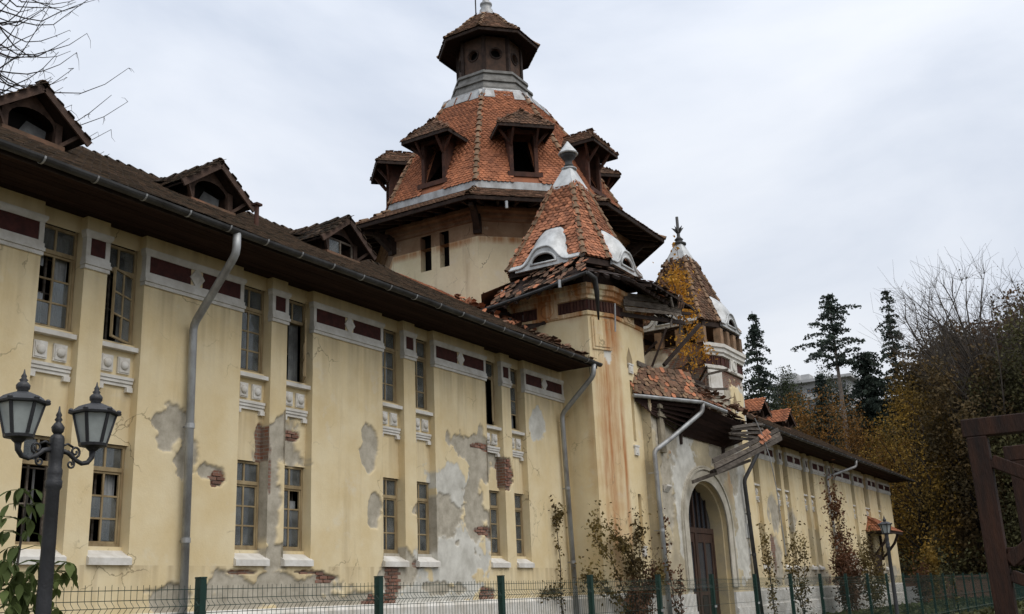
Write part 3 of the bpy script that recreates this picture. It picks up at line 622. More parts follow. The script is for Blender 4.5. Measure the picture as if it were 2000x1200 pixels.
# ------------------------------------------------------------------ octagonal tower
TC = Vector((38.9, 23.75, 0))
def ctr(z): t = min(max((z-18.4)/9.6, 0), 1); return TC+Vector((-.11*t, .18*t, z))
def ov(az, r, z): return ctr(z)+Vector((math.cos(R(az))*r, math.sin(R(az))*r, 0))
AZ = [22.5+45*i for i in range(8)]           # corner azimuths
FACES = [(AZ[i], AZ[(i+1) % 8]) for i in range(8)]
def ring(r, z): return [ov(a, r, z) for a in AZ]
def rings_mesh(name, rz, m, parent, caps=(False, False), **kw):
    b = MB(); n = 8
    for r, z in rz: b.v += [tuple(p) for p in ring(r, z)]
    for i in range(len(rz)-1):
        for k in range(n): b.f.append((i*n+k, i*n+(k+1) % n, (i+1)*n+(k+1) % n, (i+1)*n+k))
    if caps[0]: b.f.append(tuple(range(n))[::-1])
    if caps[1]: e = (len(rz)-1)*n; b.f.append(tuple(range(e, e+n)))
    return b.build(name, m, parent, **kw)
DR = 5.75        # drum corner radius
def drum_face(i, slots, blobs, z0=8.0, z1=16.0, m='tower_plaster', name='drum_wall'):
    a0, a1 = FACES[i]; p, q = ov(a0, DR, 0), ov(a1, DR, 0); U = q-p; L_ = U.length; u = U/L_; n = Vector((u.y, -u.x, 0))
    rects = []; cuts = sorted(slots); x = 0; P = lambda s, z: (p.x+u.x*s, p.y+u.y*s, z)
    def rect(s0, s1, za, zb): rects.append((P(s0, za), tuple(u*(s1-s0)), (0, 0, zb-za), .09, True))
    for s0, s1, za, zb in cuts:
        rect(x, s0, z0, z1); rect(s0, s1, z0, za); rect(s0, s1, zb, z1); x = s1
        rects.append((P(s1, za), tuple(-n*.35), (0, 0, zb-za), .2, False)); rects.append((tuple(Vector(P(s0, za))-n*.35), tuple(n*.35), (0, 0, zb-za), .2, False))
        rects.append((P(s0, za), tuple(u*(s1-s0)), tuple(-n*.35), .2, False))
    rect(x, L_, z0, z1); rects = [r_ for r_ in rects if np.linalg.norm(r_[2]) > .01]
    for rr in ([[r_] for r_ in rects] if slots else [rects]): o = plaster(name, m, BLD, rr, blobs, lambda pp: (pp[:, 0]-p.x)*u.x+(pp[:, 1]-p.y)*u.y)
    return o
for i in range(8):
    mid = 22.5+45*i+22.5
    slots = []
    if abs(mid-180) < 1: slots = [(1.47, 2.03, 15.0, 16.57), (2.47, 2.95, 15.0, 16.57)]
    drum_face(i, [(a, c, za, 16.0) for a, c, za, zb in slots], [(2.1, 8.8, 3, .7, 'g'), (2.0, 15.9, 4, .22, 's')]); drum_face(i, [(a, c, 16.0, zb) for a, c, za, zb in slots], [], 16.0, 17.4, 'frieze_plaster', 'drum_frieze')
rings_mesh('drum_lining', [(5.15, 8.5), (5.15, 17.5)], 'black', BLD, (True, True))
rings_mesh('drum_cornice', [(5.72, 16.64), (5.84, 16.68), (5.84, 16.80), (5.97, 16.86), (5.97, 16.98), (6.1, 17.06), (6.1, 17.2), (5.6, 17.24)], mat('brown_cornice_plaster', (.30, .20, .125), .9, col2=(.15, .085, .05), scale=1.5), BLD)
# skirt roof
sk = rings_mesh('skirt_roof', [(5.75, 18.10), (7.62, 17.07)], 'dirty_tile', BLD)
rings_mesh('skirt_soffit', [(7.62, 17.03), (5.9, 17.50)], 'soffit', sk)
ft = rings_mesh('skirt_fascia', [(7.56, 16.93), (7.64, 16.93), (7.66, 17.07), (7.56, 17.08)], 'dark_wood', sk)
sm = []
for i in (2, 3, 4, 5, 6, 7):
    a0, a1 = FACES[i]; sm += lay(ov(a0, 7.68, 17.07), ov(a1, 7.68, 17.07), ov(a1, 5.75, 18.13), ov(a0, 5.75, 18.13), .2, .15, .02)
roof_tiles(sk, sm, 'dirty_tile', 0)
for a in AZ: hip_tiles(sk, ov(a, 7.70, 17.10), ov(a, 5.9, 18.1), 'hip_tile', .13, .36, miss=.1)
for i in range(8):
    a0, a1 = FACES[i]
    for t in np.linspace(0.06, .94, 7):
        p = ov(a0, 7.5, 16.98).lerp(ov(a1, 7.5, 16.98), t); q = ov(a0, 5.75, 17.42).lerp(ov(a1, 5.75, 17.42), t)
        b = MB(); b.beam(q, p, .11, .15); b.build('rafter', 'dark_wood', sk)
for a in AZ[3:7]:
    b = MB(); b.beam(ov(a, 5.75, 16.25), ov(a, 6.7, 17.0), .26, .26); b.beam(ov(a, 5.75, 16.1), ov(a, 5.85, 16.9), .34, .3); b.beam(ov(a, 5.6, 16.88), ov(a, 7.2, 16.88), .18, .16); b.build('corner_bracket', 'dark_wood', BLD)
b = MB(); b.tube([ov(214, 7.4, 16.80), ov(214, 7.4, 16.5)], .06, 8); b.build('gutter_stub', 'zinc', sk)
# zinc band and steep roof
fl = rings_mesh('tower_flashing', [(5.80, 18.02), (5.94, 18.10), (5.92, 18.42), (5.80, 18.52)], 'zinc', BLD)
PROF = [(5.90, 18.40), (5.02, 20.15), (4.16, 21.7), (3.30, 23.1), (2.52, 24.30)]
def prof_r(z):
    for (r0, z0), (r1, z1) in zip(PROF, PROF[1:]):
        if z <= z1: return r0+(r1-r0)*(z-z0)/(z1-z0)
    return PROF[-1][0]
C22 = math.cos(R(22.5))
_b = MB(); _zl = [18.40, 18.90, 20.15, 20.90, 21.7, 23.1, 24.30]
for i in range(8):
    a0, a1 = FACES[i]; cut = round((22.5+45*i+22.5)) in (135, 180, 225, 270, 315)
    for z0, z1 in zip(_zl, _zl[1:]):
        A, B_, C_, D_ = ov(a0, prof_r(z0), z0), ov(a1, prof_r(z0), z0), ov(a1, prof_r(z1), z1), ov(a0, prof_r(z1), z1)
        if cut and 18.8 < z0 < 20.5:      # openings behind the dormers
            f0 = .5-.47/(B_-A).length; f1 = .5-.47/(C_-D_).length
            _b.add([A, A.lerp(B_, f0), D_.lerp(C_, f1), D_], [(0, 1, 2, 3)]); _b.add([A.lerp(B_, 1-f0), B_, C_, D_.lerp(C_, 1-f1)], [(0, 1, 2, 3)])
        else: _b.add([A, B_, C_, D_], [(0, 1, 2, 3)])
steep = _b.build('tower_roof', 'tile', BLD, label='steep orange tiled roof of the octagonal tower')
DORM = [135, 180, 225, 270, 315]
def keep_dormer(zb):
    return lambda c, v: not (abs(c) < .60 and zb(v) < 21.35)
tm = []
for i in (2, 3, 4, 5, 6, 7):
    a0, a1 = FACES[i]
    for (r0, z0), (r1, z1) in zip(PROF, PROF[1:]):
        sl = math.hypot((r0-r1)*C22, z1-z0)
        tm += lay(ov(a0, r0+.02, z0), ov(a1, r0+.02, z0), ov(a1, r1+.02, z1), ov(a0, r1+.02, z1), .20, .142, .010,
                  keep_dormer(lambda v, z0=z0, z1=z1, sl=sl: z0+(z1-z0)*v/sl))
roof_tiles(steep, tm, 'tile', 300)
for a in AZ[2:8]:
    for (r0, z0), (r1, z1) in zip(PROF, PROF[1:]): hip_tiles(steep, ov(a, r0+.03, z0), ov(a, r1+.03, z1), 'hip_tile', .13, .37, n_out=(math.cos(R(a)), math.sin(R(a)), .5))

def tower_dormer(az):
    """box dormer with knee braces under a spreading hipped roof"""
    n = Vector((math.cos(R(az)), math.sin(R(az)), 0)); u = Vector((-n.y, n.x, 0)); c = ctr(20)
    P = lambda s, d, z: Vector((c.x, c.y, 0))+u*s+n*d+Vector((0, 0, z))
    T = frame(P(0, 0, 0), u, n, (0, 0, 1))    # local: x along the face, y outwards, z up
    f0 = 5.22; zs, zt = 18.95, 20.75; hw = .47
    b = MB()
    for s in (-1, 1): b.box((s*(hw+.08)-.08, f0-.16, zs-.1), (s*(hw+.08)+.08, f0, zt+.1))
    b.box((-hw-.16, f0-.15, zt+.10), (hw+.16, f0+.01, zt+.26))
    me = b.mesh('tower_dormer', 'red_wood'); o = inst('tower_dormer', me, BLD, T)
    s_ = MB(); s_.box((-hw-.30, f0-.25, zs-.18), (hw+.30, f0+.14, zs+.03)); s_.build('dormer_sill', 'red_wood', o, Mw=T)
    for s in (-1, 1):
        ck = MB(); x = s*(hw+.10); ck.prism([(x, f0-.05, zs-.1), (x, f0-.05, zt+.25), (x, f0-1.9, zt+.25), (x, f0-.9, zs+.9)], (.05*s, 0, 0)); ck.build('dormer_cheek', 'red_wood', o, Mw=T)
        k = MB(); k.beam((s*(hw+.10), f0+.02, zt-.45), (s*(hw+.62), f0+.16, zt+.16), .09, .10); k.beam((s*(hw+.08), f0-.0, zt-.5), (s*(hw+.08), f0+.55, zt+.16), .09, .10); k.build('knee_brace', 'red_wood', o, Mw=T)
    ln = MB(); ln.box((-hw-.4, f0-2.3, zs-.3), (hw+.4, f0-2.25, zt+.4)); ln.build('dormer_lining', 'black', o, Mw=T)
    # roof: eaves front and sides, clipped gable in front
    ze, zp, ow = zt+.20, zt+1.12, 1.22; fo = f0+.62; fr = f0-.05; bk = f0-2.6
    slopes = [([(-ow, bk, ze), (-ow, fo, ze), (0, fr, zp), (0, bk, zp)]), ([(ow, fo, ze), (ow, bk, ze), (0, bk, zp), (0, fr, zp)]), ([(-ow, fo, ze), (ow, fo, ze), (0, fr, zp), (0, fr, zp)])]
    deck = MB()
    for q in slopes:
        d_ = [Vector(p) for p in q]; nn = (d_[1]-d_[0]).cross(d_[2]-d_[0]).normalized()
        deck.add([p for p in d_]+[p-nn*.05 for p in d_], [(0, 1, 2, 3), (7, 6, 5, 4), (0, 4, 5, 1), (1, 5, 6, 2), (3, 7, 4, 0)])
    dk = deck.build('dormer_roof', 'dark_wood', o, Mw=T); ms = []
    for i, q in enumerate(slopes):
        w_ = [T @ Vector(p) for p in q]
        if i == 2: w_ = [w_[1], w_[0], w_[3], w_[2]] if (w_[1]-w_[0]).cross(w_[2]-w_[0]).z < 0 else w_
        else: w_ = w_ if (w_[1]-w_[0]).cross(w_[2]-w_[0]).z > 0 else [w_[1], w_[0], w_[3], w_[2]]
        nn = (w_[1]-w_[0]).cross(w_[2]-w_[0]).normalized()*.02
        ms += lay(*[p+nn for p in w_], .2, .15, .02)
    ms = [m_ for m_ in ms if (m_.translation.xy-ctr(21).xy).length > prof_r(m_.translation.z)*C22-.15]
    V, F = replicate(TV, TF, [[list(r) for r in T_] for T_ in ms]); np_mesh('dormer_tiles', V, F, 'dirty_tile', o, kind='stuff')
    for s in (-1, 1):
        hip_tiles(o, T @ Vector((s*ow, fo, ze+.03)), T @ Vector((0, fr, zp+.03)), 'dirty_tile', .10, .32)
        fb = MB(); fb.beam((s*(ow+.0), bk+.9, ze-.05), (s*(ow+.0), fo, ze-.05), .06, .13); fb.build('eaves_board', 'dark_wood', o, Mw=T)
    fb = MB(); fb.beam((-ow, fo, ze-.05), (ow, fo, ze-.05), .06, .13, (0, 0, 1)); fb.build('eaves_board', 'dark_wood', o, Mw=T)
    hip_tiles(o, T @ Vector((0, fr, zp+.03)), T @ Vector((0, f0-1.6, zp+.03)), 'dirty_tile', .10, .32)
for a in DORM: tower_dormer(a)

# lantern
fl2 = rings_mesh('lantern_skirt', [(2.72, 24.02), (2.74, 24.08), (2.36, 24.52), (2.34, 24.58)], 'zinc', BLD)
rings_mesh('lantern_base', [(2.30, 24.5), (2.30, 24.70), (2.12, 24.76), (2.02, 25.08), (2.10, 25.12), (2.08, 25.24), (1.90, 25.30), (1.82, 25.60), (1.90, 25.64), (1.88, 25.78), (1.6, 25.84)], mat('grimy_zinc', (.23, .225, .21), .6, metallic=.2, col2=(.10, .095, .085), scale=2.5, bump=.2), BLD)
for i in (3, 4, 5):
    a0, a1 = FACES[i]
    for t in (.12, .5, .88):
        if t == .5 and i == 4: continue
        p = ov(a0, 2.80, 23.95).lerp(ov(a1, 2.80, 23.95), t); nn = Vector((math.cos(R((a0+a1)/2)), math.sin(R((a0+a1)/2)), .55)).normalized(); uu = Vector((0, 0, 1)).cross(nn).normalized(); vv = nn.cross(uu)
        b = MB(); b.box((-.36, -.10-.12*random.random(), .03), (.36, .42, .055)); b.build('flashing_apron', 'zinc', fl2, Mw=frame(p, uu, vv, nn))
LR = 1.56
lan = MB(); nseg = 24
for a0, a1 in FACES:
    p, q = ov(a0, LR, 25.8), ov(a1, LR, 25.8); u = (q-p); L_ = u.length; u /= L_; H = 1.95; n = Vector((u.y, -u.x, 0)); rc = .245; cz = 1.06
    P = lambda s, z, d=0: p+u*s+Vector((0, 0, z))+n*d
    circ = [P(L_/2+rc*math.cos(2*math.pi*k/nseg), cz+rc*math.sin(2*math.pi*k/nseg)) for k in range(nseg)]
    outr = []
    for k in range(nseg):
        c_, s_ = math.cos(2*math.pi*k/nseg), math.sin(2*math.pi*k/nseg); t = min((L_/2)/abs(c_) if abs(c_) > 1e-6 else 9, ((H-cz) if s_ > 0 else cz)/abs(s_) if abs(s_) > 1e-6 else 9); outr.append(P(L_/2+c_*t, cz+s_*t))
    back = [pp-n*.2 for pp in circ]
    lan.add(circ+outr+back, [(k, nseg+k, nseg+(k+1) % nseg, (k+1) % nseg) for k in range(nseg)]+[(k, (k+1) % nseg, 2*nseg+(k+1) % nseg, 2*nseg+k) for k in range(nseg)])
    side = lambda k: 'x' if abs(abs((outr[k]-p).dot(u)-L_/2)-L_/2) < 1e-4 else 'z'
    for k in range(nseg):
        j = (k+1) % nseg
        if side(k) != side(j):      # fill the corner the fan leaves
            a_, b_ = (outr[k], outr[j]); xs_ = [(a_-p).dot(u), (b_-p).dot(u)]; zs_ = [a_.z-p.z, b_.z-p.z]
            cs = L_ if max(xs_) > L_/2+.01 and min(xs_) >= L_/2-.01 or max(xs_) > L_-.01 else 0; cz_ = H if max(zs_) > H-.01 else 0
            lan.add([a_, P(cs, cz_), b_], [(0, 1, 2)])
LAN = lan.build('lantern', mat('rust_stained_render', (.115, .066, .044), .85, col2=(.055, .037, .028), scale=3), BLD, label='octagonal lantern with round openings on top of the tower')
for a0, a1 in FACES:
    p, q = ov(a0, LR, 25.8), ov(a1, LR, 25.8); u = (q-p); L_ = u.length; u /= L_; n = Vector((u.y, -u.x, 0)); c = p+u*(L_/2)+Vector((0, 0, 1.06))
    b = MB(); b.tube([c+u*(.285*math.cos(t))+Vector((0, 0, .285*math.sin(t)))+n*.01 for t in np.linspace(0, 2*math.pi, 25)], .045, 6, False); b.build('round_window_ring', 'dark_wood', LAN)
    b = MB(); b.beam(p+n*.0+Vector((0, 0, 0)), p+Vector((0, 0, 1.95)), .16, .16); b.build('corner_post', 'dark_wood', LAN)
rings_mesh('lantern_lining', [(1.2, 25.7), (1.2, 27.8)], 'black', LAN, (True, True))
lr = rings_mesh('lantern_roof', [(2.50, 27.72), (1.55, 28.55), (.72, 29.45)], 'dirty_tile', BLD)
rings_mesh('lantern_soffit', [(2.49, 27.66), (1.3, 27.95)], 'soffit', lr)
rings_mesh('lantern_fascia', [(2.42, 27.58), (2.50, 27.58), (2.52, 27.70), (2.42, 27.71)], 'dark_wood', lr)
lm = []
for i in (2, 3, 4, 5, 6):
    a0, a1 = FACES[i]
    for (r0, z0), (r1, z1) in (((2.54, 27.72), (1.57, 28.57)), ((1.57, 28.57), (.74, 29.47))): lm += lay(ov(a0, r0, z0), ov(a1, r0, z0), ov(a1, r1, z1), ov(a0, r1, z1), .17, .13, .012)
roof_tiles(lr, lm, 'dirty_tile', 0)
for a in AZ[1:8]:
    for (r0, z0), (r1, z1) in (((2.54, 27.72), (1.57, 28.57)), ((1.57, 28.57), (.74, 29.47))): hip_tiles(lr, ov(a, r0+.02, z0+.02), ov(a, r1+.02, z1+.02), 'hip_tile', .10, .30)
b = MB(); c = ctr(29); b.lathe([(.80, 29.36), (.62, 29.55), (.42, 29.85), (.34, 30.0), (.34, 30.08), (.27, 30.12), (.27, 30.35), (.31, 30.38), (.31, 30.46), (.22, 30.5), (.16, 30.7), (.24, 30.9), (.24, 31.0), (.05, 31.35), (.02, 31.9)], (c.x, c.y, 0), 16); b.build('tower_finial', 'zinc', BLD, True)
b = MB(); b.tube([c+Vector((-.35, .40, .35)), c+Vector((-.35, .40, 3.2))], .035, 6); b.build('lightning_rod', 'dark_zinc', BLD)

# ------------------------------------------------------------------ corner turrets
def turret(cx, mirror, ruined):
    sg = -1 if mirror else 1
    X = lambda d: cx+sg*d      # d measured from the axis, negative = outer (wing) side for the near turret
    cy = 17.0
    hx, hy, fx, fy = 2.3, 2.0, 1.3, 1.55
    def outline(k=1.0, off=0.0):
        a, b_, c_, d_ = hx*k+off, hy*k+off, fx*k+off*.55, fy*k+off*.55
        pts = [(-a, -d_), (-c_, -b_), (c_, -b_), (a, -d_), (a, d_), (c_, b_), (-c_, b_), (-a, d_)]
        return [(cx+p[0], cy+p[1]) for p in pts]
    O = outline(); zt = 12.1
    B = {False: [(31.55, 8.6, .75, 6.0, 's'), (31.9, 10.6, .7, 1.6, 's'), (31.5, 9.0, .5, 3.0, 's'), (32.3, 6.0, .25, 3.5, 's'), (31.75, 10.2, .14, 1.0, 'w'), (31.6, 5.0, .3, 4.5, 's'), (33.5, 11.3, 3, .5, 's')],
         True: [(44.3, 11.2, 2.0, .6, 'b'), (43.0, 9.4, .85, 1.7, 'g'), (43.3, 10.6, .6, .5, 'b'), (45.4, 10.6, .35, .35, 'w'), (44.6, 12.0, 2.2, .3, 'b'), (45.9, 9.0, .3, 2.2, 'w')]}[ruined]
    rects = []; 
    for i in range(8):
        p, q = O[i], O[(i+1) % 8]
        if i == 1 and not ruined or i == 1 and ruined:
            # front face with pointed niche and two slit windows
            fxa, fxb = p[0], q[0]; y = p[1]; nx = cx-.06
            slits = [(nx-.11, nx+.11, 6.7, 8.9), (nx-.13, nx+.13, 3.05, 4.85)]
            zz = [0, 3.05, 4.85, 6.7, 8.9, zt]
            for a, c in zip(zz, zz[1:]):
                sl = [s for s in slits if abs(s[2]-a) < .01]
                if sl:
                    s0, s1 = sl[0][0], sl[0][1]
                    for xa, xb in ((fxa, s0), (s1, fxb)): rects.append(((xa, y, a), (xb-xa, 0, 0), (0, 0, c-a), .05, True))
                    rects.append(((s1, y, a), (0, .22, 0), (0, 0, c-a), .2, False)); rects.append(((s0, y+.22, a), (0, -.22, 0), (0, 0, c-a), .2, False)); rects.append(((s0, y+.22, a), (s1-s0, 0, 0), (0, 0, c-a), .2, False))
                else: rects.append(((fxa, y, a), (fxb-fxa, 0, 0), (0, 0, c-a), .05, True))
        else:
            rects.append(((p[0], p[1], 0), (q[0]-p[0], q[1]-p[1], 0), (0, 0, zt), .06 if i in (0, 7, 2) else .2, i in (0, 7, 2)))
    if ruined:
        bl2 = [(42.2+17-15.9, 11.0, 3.0, 1.6, 'b')]
    def wc(pp):
        # walls that run along Y take their own coordinate
        return np.where(np.abs(pp[:, 0]-(cx-hx)) < .02, (cx-hx)-(pp[:, 1]-15.45)*1.0 if not ruined else (cx-hx)-(pp[:, 1]-15.45), pp[:, 0])
    if ruined: B = B+[(41.6, 11.0, 1.2, 1.9, 'b'), (41.2, 9.0, 1.6, 1.2, 'g'), (39.3, 11.0, 1.5, 2.2, 'w'), (39.9, 12.2, .8, .8, 'g')]
    else: B = B+[(30.3, 11.2, 1.2, .35, 's'), (29.2, 5, .5, 4, 's')]
    o = plaster('turret_wall', 'plaster', BLD, rects, B, wc, label=('stained yellow wall of the near turret' if not ruined else 'peeling brick wall of the far turret'))
    # pointed niche above the slits
    nx = cx-.06; y = cy-hy; b = MB()
    b.prism([(nx-.22, y-.012, 9.35), (nx+.22, y-.012, 9.35), (nx+.22, y-.012, 9.72), (nx, y-.012, 10.12), (nx-.22, y-.012, 9.72)][::-1], (0, .03, 0)); b.build('pointed_niche', 'tan_wood', o)
    for zz in (9.15, 6.2, 2.72):
        b = MB(); b.box((nx-.16, y-.06, zz), (nx+.16, y+.02, zz+.30)); b.box((nx-.2, y-.075, zz+.302), (nx+.2, y+.02, zz+.36)); b.box((nx-.10, y-.075, zz+.06), (nx+.10, y-.062, zz+.22)); b.build('slit_corbel', 'white', o)
    # corner pilaster strips on the chamfers with a cartouche
    def ringo(name, prof, m, parent=o, skip=()):
        b = MB()
        for off, z in prof: b.v += [(p[0], p[1], z) for p in outline(1, off)]
        for i in range(len(prof)-1):
            for k in range(8):
                if k not in skip: b.f.append((i*8+k, i*8+(k+1) % 8, (i+1)*8+(k+1) % 8, (i+1)*8+k))
        if not skip: b.f.append(tuple(range(8))[::-1])
        e_ = (len(prof)-1)*8; b.f.append(tuple(range(e_, e_+8)))
        return b.build(name, m, parent)
    rs = (7,) if ruined else ()
    cm = 'tower_plaster' if not ruined else 'white'
    ringo('turret_band', [(.01, 10.95), (.06, 10.98), (.06, 11.10), (.02, 11.13)], 'plaster' if not ruined else 'white', o, rs)
    ringo('turret_cornice', [(.02, 11.53), (.10, 11.56), (.10, 11.66), (.17, 11.72), (.17, 11.88), (.24, 11.92), (.24, 12.08), (.0, 12.14)], cm, o, rs)
    # louvre band: upright brown slats between the mouldings
    P0 = outline(1, .02); sl = MB()
    lb = MB()
    for k in range(8):
        if k in rs: continue
        p, q = P0[k], P0[(k+1) % 8]; lb.add([(p[0], p[1], 11.13), (q[0], q[1], 11.13), (q[0], q[1], 11.53), (p[0], p[1], 11.53)], [(0, 1, 2, 3)])
    lo = lb.build('louvre_band', 'maroon', o)
    for k in (7, 0, 1, 2):
        if k in rs: continue
        p, q = Vector((*P0[k], 0)), Vector((*P0[(k+1) % 8], 0)); u = (q-p); L_ = u.length; u /= L_; n = Vector((u.y, -u.x, 0)); cnt = int(L_/.13)
        for i in range(cnt):
            s0 = (i+.5)*L_/cnt
            if ruined and random.random() < .4: continue
            c = p+u*s0; b = MB(); b.box((-.042, -.035, 0), (.042, .01, .37)); b.build('slat', 'red_wood', lo, Mw=frame((c.x, c.y, 11.145), u, -n, (0, 0, 1)))
        if k in (7, 1):
            c = p+u*(L_/2); b = MB(); b.box((-.42, -.07, -.10), (.42, .02, .52)); b.lathe([(.26, 0), (.26, .03), (.21, .05), (.21, .02)], (0, -.07, .21), 20, Matrix.Rotation(R(90), 3, 'X')); b.build('medallion', cm if not ruined else 'white', o, Mw=frame((c.x, c.y, 11.12), u, -n, (0, 0, 1)))
    p, q = Vector((*O[0], 0)), Vector((*O[1], 0)); u = (q-p).normalized(); n = Vector((u.y, -u.x, 0)); c = (p+q)/2
    b = MB(); b.box((-.42, -.05, 9.75), (.42, .02, 10.9)); b.box((-.34, -.075, 9.85), (.34, -.052, 10.8)); b.build('cartouche', 'plaster' if not ruined else 'white', o, Mw=frame((c.x, c.y, 0), u, -n, (0, 0, 1)))
    ringo('turret_plinth', [(.16, -.3), (.16, .78), (.11, .84), (.11, 1.42), (.0, 1.55)], 'white')
    # ---- spire
    zb, ztop = 13.15, 16.75
    SP = [(1.02, zb), (.66, 14.75), (.27, ztop)]
    b = MB()
    for k, z in SP: b.v += [(p[0], p[1], z) for p in outline(k)]
    for i in range(2):
        for k in range(8): b.f.append((i*8+k, i*8+(k+1) % 8, (i+1)*8+(k+1) % 8, (i+1)*8+k))
    tmat = 'turret_tile' if not ruined else 'dirty_tile'
    spo = b.build('turret_spire', tmat, BLD, label=('orange tiled spire of the near turret' if not ruined else 'weathered brown tiled spire of the far turret'))
    tiles = []; HB = lambda s: 1.62*math.exp(-(s/.78)**4)      # outline of the eyelid hood on the slope
    for k in range(8):
        if k in (4, 5) and not ruined or k in (4, 5) and ruined: continue
        wide = k in (7, 1, 3, 5); acc = 0
        for (k0, z0), (k1, z1) in zip(SP, SP[1:]):
            A, B_, = outline(k0+.012), outline(k1+.012)
            bl, br, tr, tl = (*A[k], z0), (*A[(k+1) % 8], z0), (*B_[(k+1) % 8], z1), (*B_[k], z1)
            sl_ = (Vector(tl)-Vector(bl)).length
            kp = (lambda c, v, z0=z0, z1=z1, sl_=sl_: not (z0+(z1-z0)*v/sl_-zb < HB(c)*.97)) if wide else None
            tiles += lay(bl, br, tr, tl, .21, .15, .014, kp)
    roof_tiles(spo, tiles, tmat, 300 if not ruined else 0)
    for k in range(8):
        if k in (4, 5, 6): continue
        for (k0, z0), (k1, z1) in zip(SP, SP[1:]):
            A, B_ = outline(k0+.015)[k], outline(k1+.015)[k]; hip_tiles(spo, (*A, z0), (*B_, z1), 'hip_tile', .115, .33, n_out=(A[0]-cx, A[1]-cy, 1.0), miss=0 if not ruined else .08)
    # eyelid hoods
    for k in (7, 1, 3):
        A = outline(SP[0][0]); p, q = Vector((*A[k], zb)), Vector((*A[(k+1) % 8], zb)); u = (q-p).normalized(); n = Vector((u.y, -u.x, 0)); c = (p+q)/2; kk = (SP[1][0]-SP[0][0])*(hy if k == 1 else hx)/(SP[1][1]-SP[0][1])
        kk2 = (SP[2][0]-SP[1][0])*(hy if k == 1 else hx)/(SP[2][1]-SP[1][1])
        slope = lambda h: kk*h if h < 1.6 else kk*1.6+kk2*(h-1.6)
        T = frame(c, u, n, (0, 0, 1)); N_ = 41; ss = np.linspace(-1.45 if k != 1 else -1.25, 1.45 if k != 1 else 1.25, N_)
        FB = lambda s: .07+.66*math.exp(-(abs(s)/.62)**3.2)
        yf = .14
        front = [(s, yf-.02*0, FB(s)-.12) for s in ss]; backc = [(s, slope(max(HB(s), .16))+.035, max(HB(s), .16)) for s in ss]
        h = MB(); rows = [front]
        for t in (.25, .5, .75): rows.append([(s, yf+(b_[1]-yf)*t+.10*math.sin(math.pi*t)*math.exp(-(s/.6)**2), f_[2]+(b_[2]-f_[2])*t+.05*math.sin(math.pi*t)) for s, f_, b_ in zip(ss, front, backc)])
        rows.append(backc)
        vs = [p_ for r_ in rows for p_ in r_]; h.add(vs, [(j*N_+i, j*N_+i+1, (j+1)*N_+i+1, (j+1)*N_+i) for j in range(4) for i in range(N_-1)])
        ho = h.build('eyelid_hood', 'pale_zinc', spo, True, Mw=T)
        # front sheet with a half-round opening
        rl = .46; fr = MB(); arc = []; top = []
        for t in np.linspace(0, math.pi, 21):
            arc.append((rl*math.cos(t), yf-.005, rl*.72*math.sin(t)+.02))
            s = (rl+.0)*math.cos(t)*2.2 if abs(math.cos(t)) > .0 else 0; top.append((s*.9, yf-.005, max(FB(s*.9)-.125, .021)))
        fr.add(arc+top, [(i, i+1, 22+i, 21+i) for i in range(20)]); fr.box((-1.2, yf-.12, -.16), (1.2, yf-.006, .016)); fr.build('hood_front', 'pale_zinc', ho, Mw=T)
        m1 = MB(); m1.tube([(rl*1.12*math.cos(t), yf+.0, rl*.83*math.sin(t)+.0) for t in np.linspace(0, math.pi, 19)], .05, 8); m1.tube([(s, yf+.01, FB(s)-.11) for s in ss], .045, 8); m1.tube([(-rl*1.2, yf+.01, .0), (rl*1.2, yf+.01, .0)], .045, 8); m1.build('hood_moulding', 'pale_zinc', ho, True, Mw=T)
        dk = MB(); dk.add([(rl*1.1*math.cos(t), yf-.18, rl*.8*math.sin(t)-.0) for t in np.linspace(0, math.pi, 15)], [tuple(range(15))]); dk.build('hood_lining', 'black', ho, Mw=T)
    # ---- metal cone and finial
    b = MB(); 
    for kf, z in ((.335, ztop-.22), (.31, ztop-.02), (.11, ztop+.86)): b.v += [(p[0], p[1], z-(.10*(i % 2) if z < ztop-.1 else 0)) for i, p in enumerate(outline(kf))]
    for i in range(2):
        for k in range(8): b.f.append((i*8+k, i*8+(k+1) % 8, (i+1)*8+(k+1) % 8, (i+1)*8+k))
    b.build('spire_cone', 'pale_zinc', spo)
    b = MB(); z = ztop+.84
    if not ruined:
        b.lathe([(.22, z), (.30, z+.03), (.31, z+.10), (.22, z+.14), (.17, z+.16)], (cx, cy, 0), 20); b.build('spire_collar', 'zinc', spo, True)
        b = MB(); b.lathe([(.15, z+.16), (.19, z+.22), (.15, z+.30), (.14, z+.45), (.26, z+.55), (.31, z+.66), (.30, z+.74), (.2, z+.72)], (cx, cy, 0), 20); b.build('spire_vase', 'dark_zinc', spo, True)
        b = MB(); b.lathe([(.38, z+.70), (.40, z+.74), (.02, z+1.28)], (cx, cy, 0), 20); b.build('spire_cap', 'pale_zinc', spo)
    else:
        b.lathe([(.22, z), (.33, z+.04), (.34, z+.12), (.22, z+.18), (.16, z+.26), (.22, z+.32), (.14, z+.40), (.08, z+.48), (.07, z+1.5)], (cx, cy, 0), 16); b.build('spire_collar', 'dark_zinc', spo, True)
        st = MB()
        for k in range(5):
            a = 2*math.pi*k/5+.5; st.add([(cx, cy, z+.60), (cx+.09*math.cos(a+.6), cy+.09*math.sin(a+.6), z+.64), (cx+.32*math.cos(a), cy+.32*math.sin(a), z+.98), (cx+.09*math.cos(a-.6), cy+.09*math.sin(a-.6), z+.64), (cx, cy, z+.85)], [(0, 1, 2), (0, 2, 3), (1, 4, 2), (2, 4, 3)])
        st.build('spire_star', 'dark_zinc', spo)
    return o, spo, outline
T1, S1, OUT1 = turret(33.3, False, False)
T2, S2, OUT2 = turret(44.5, True, True)
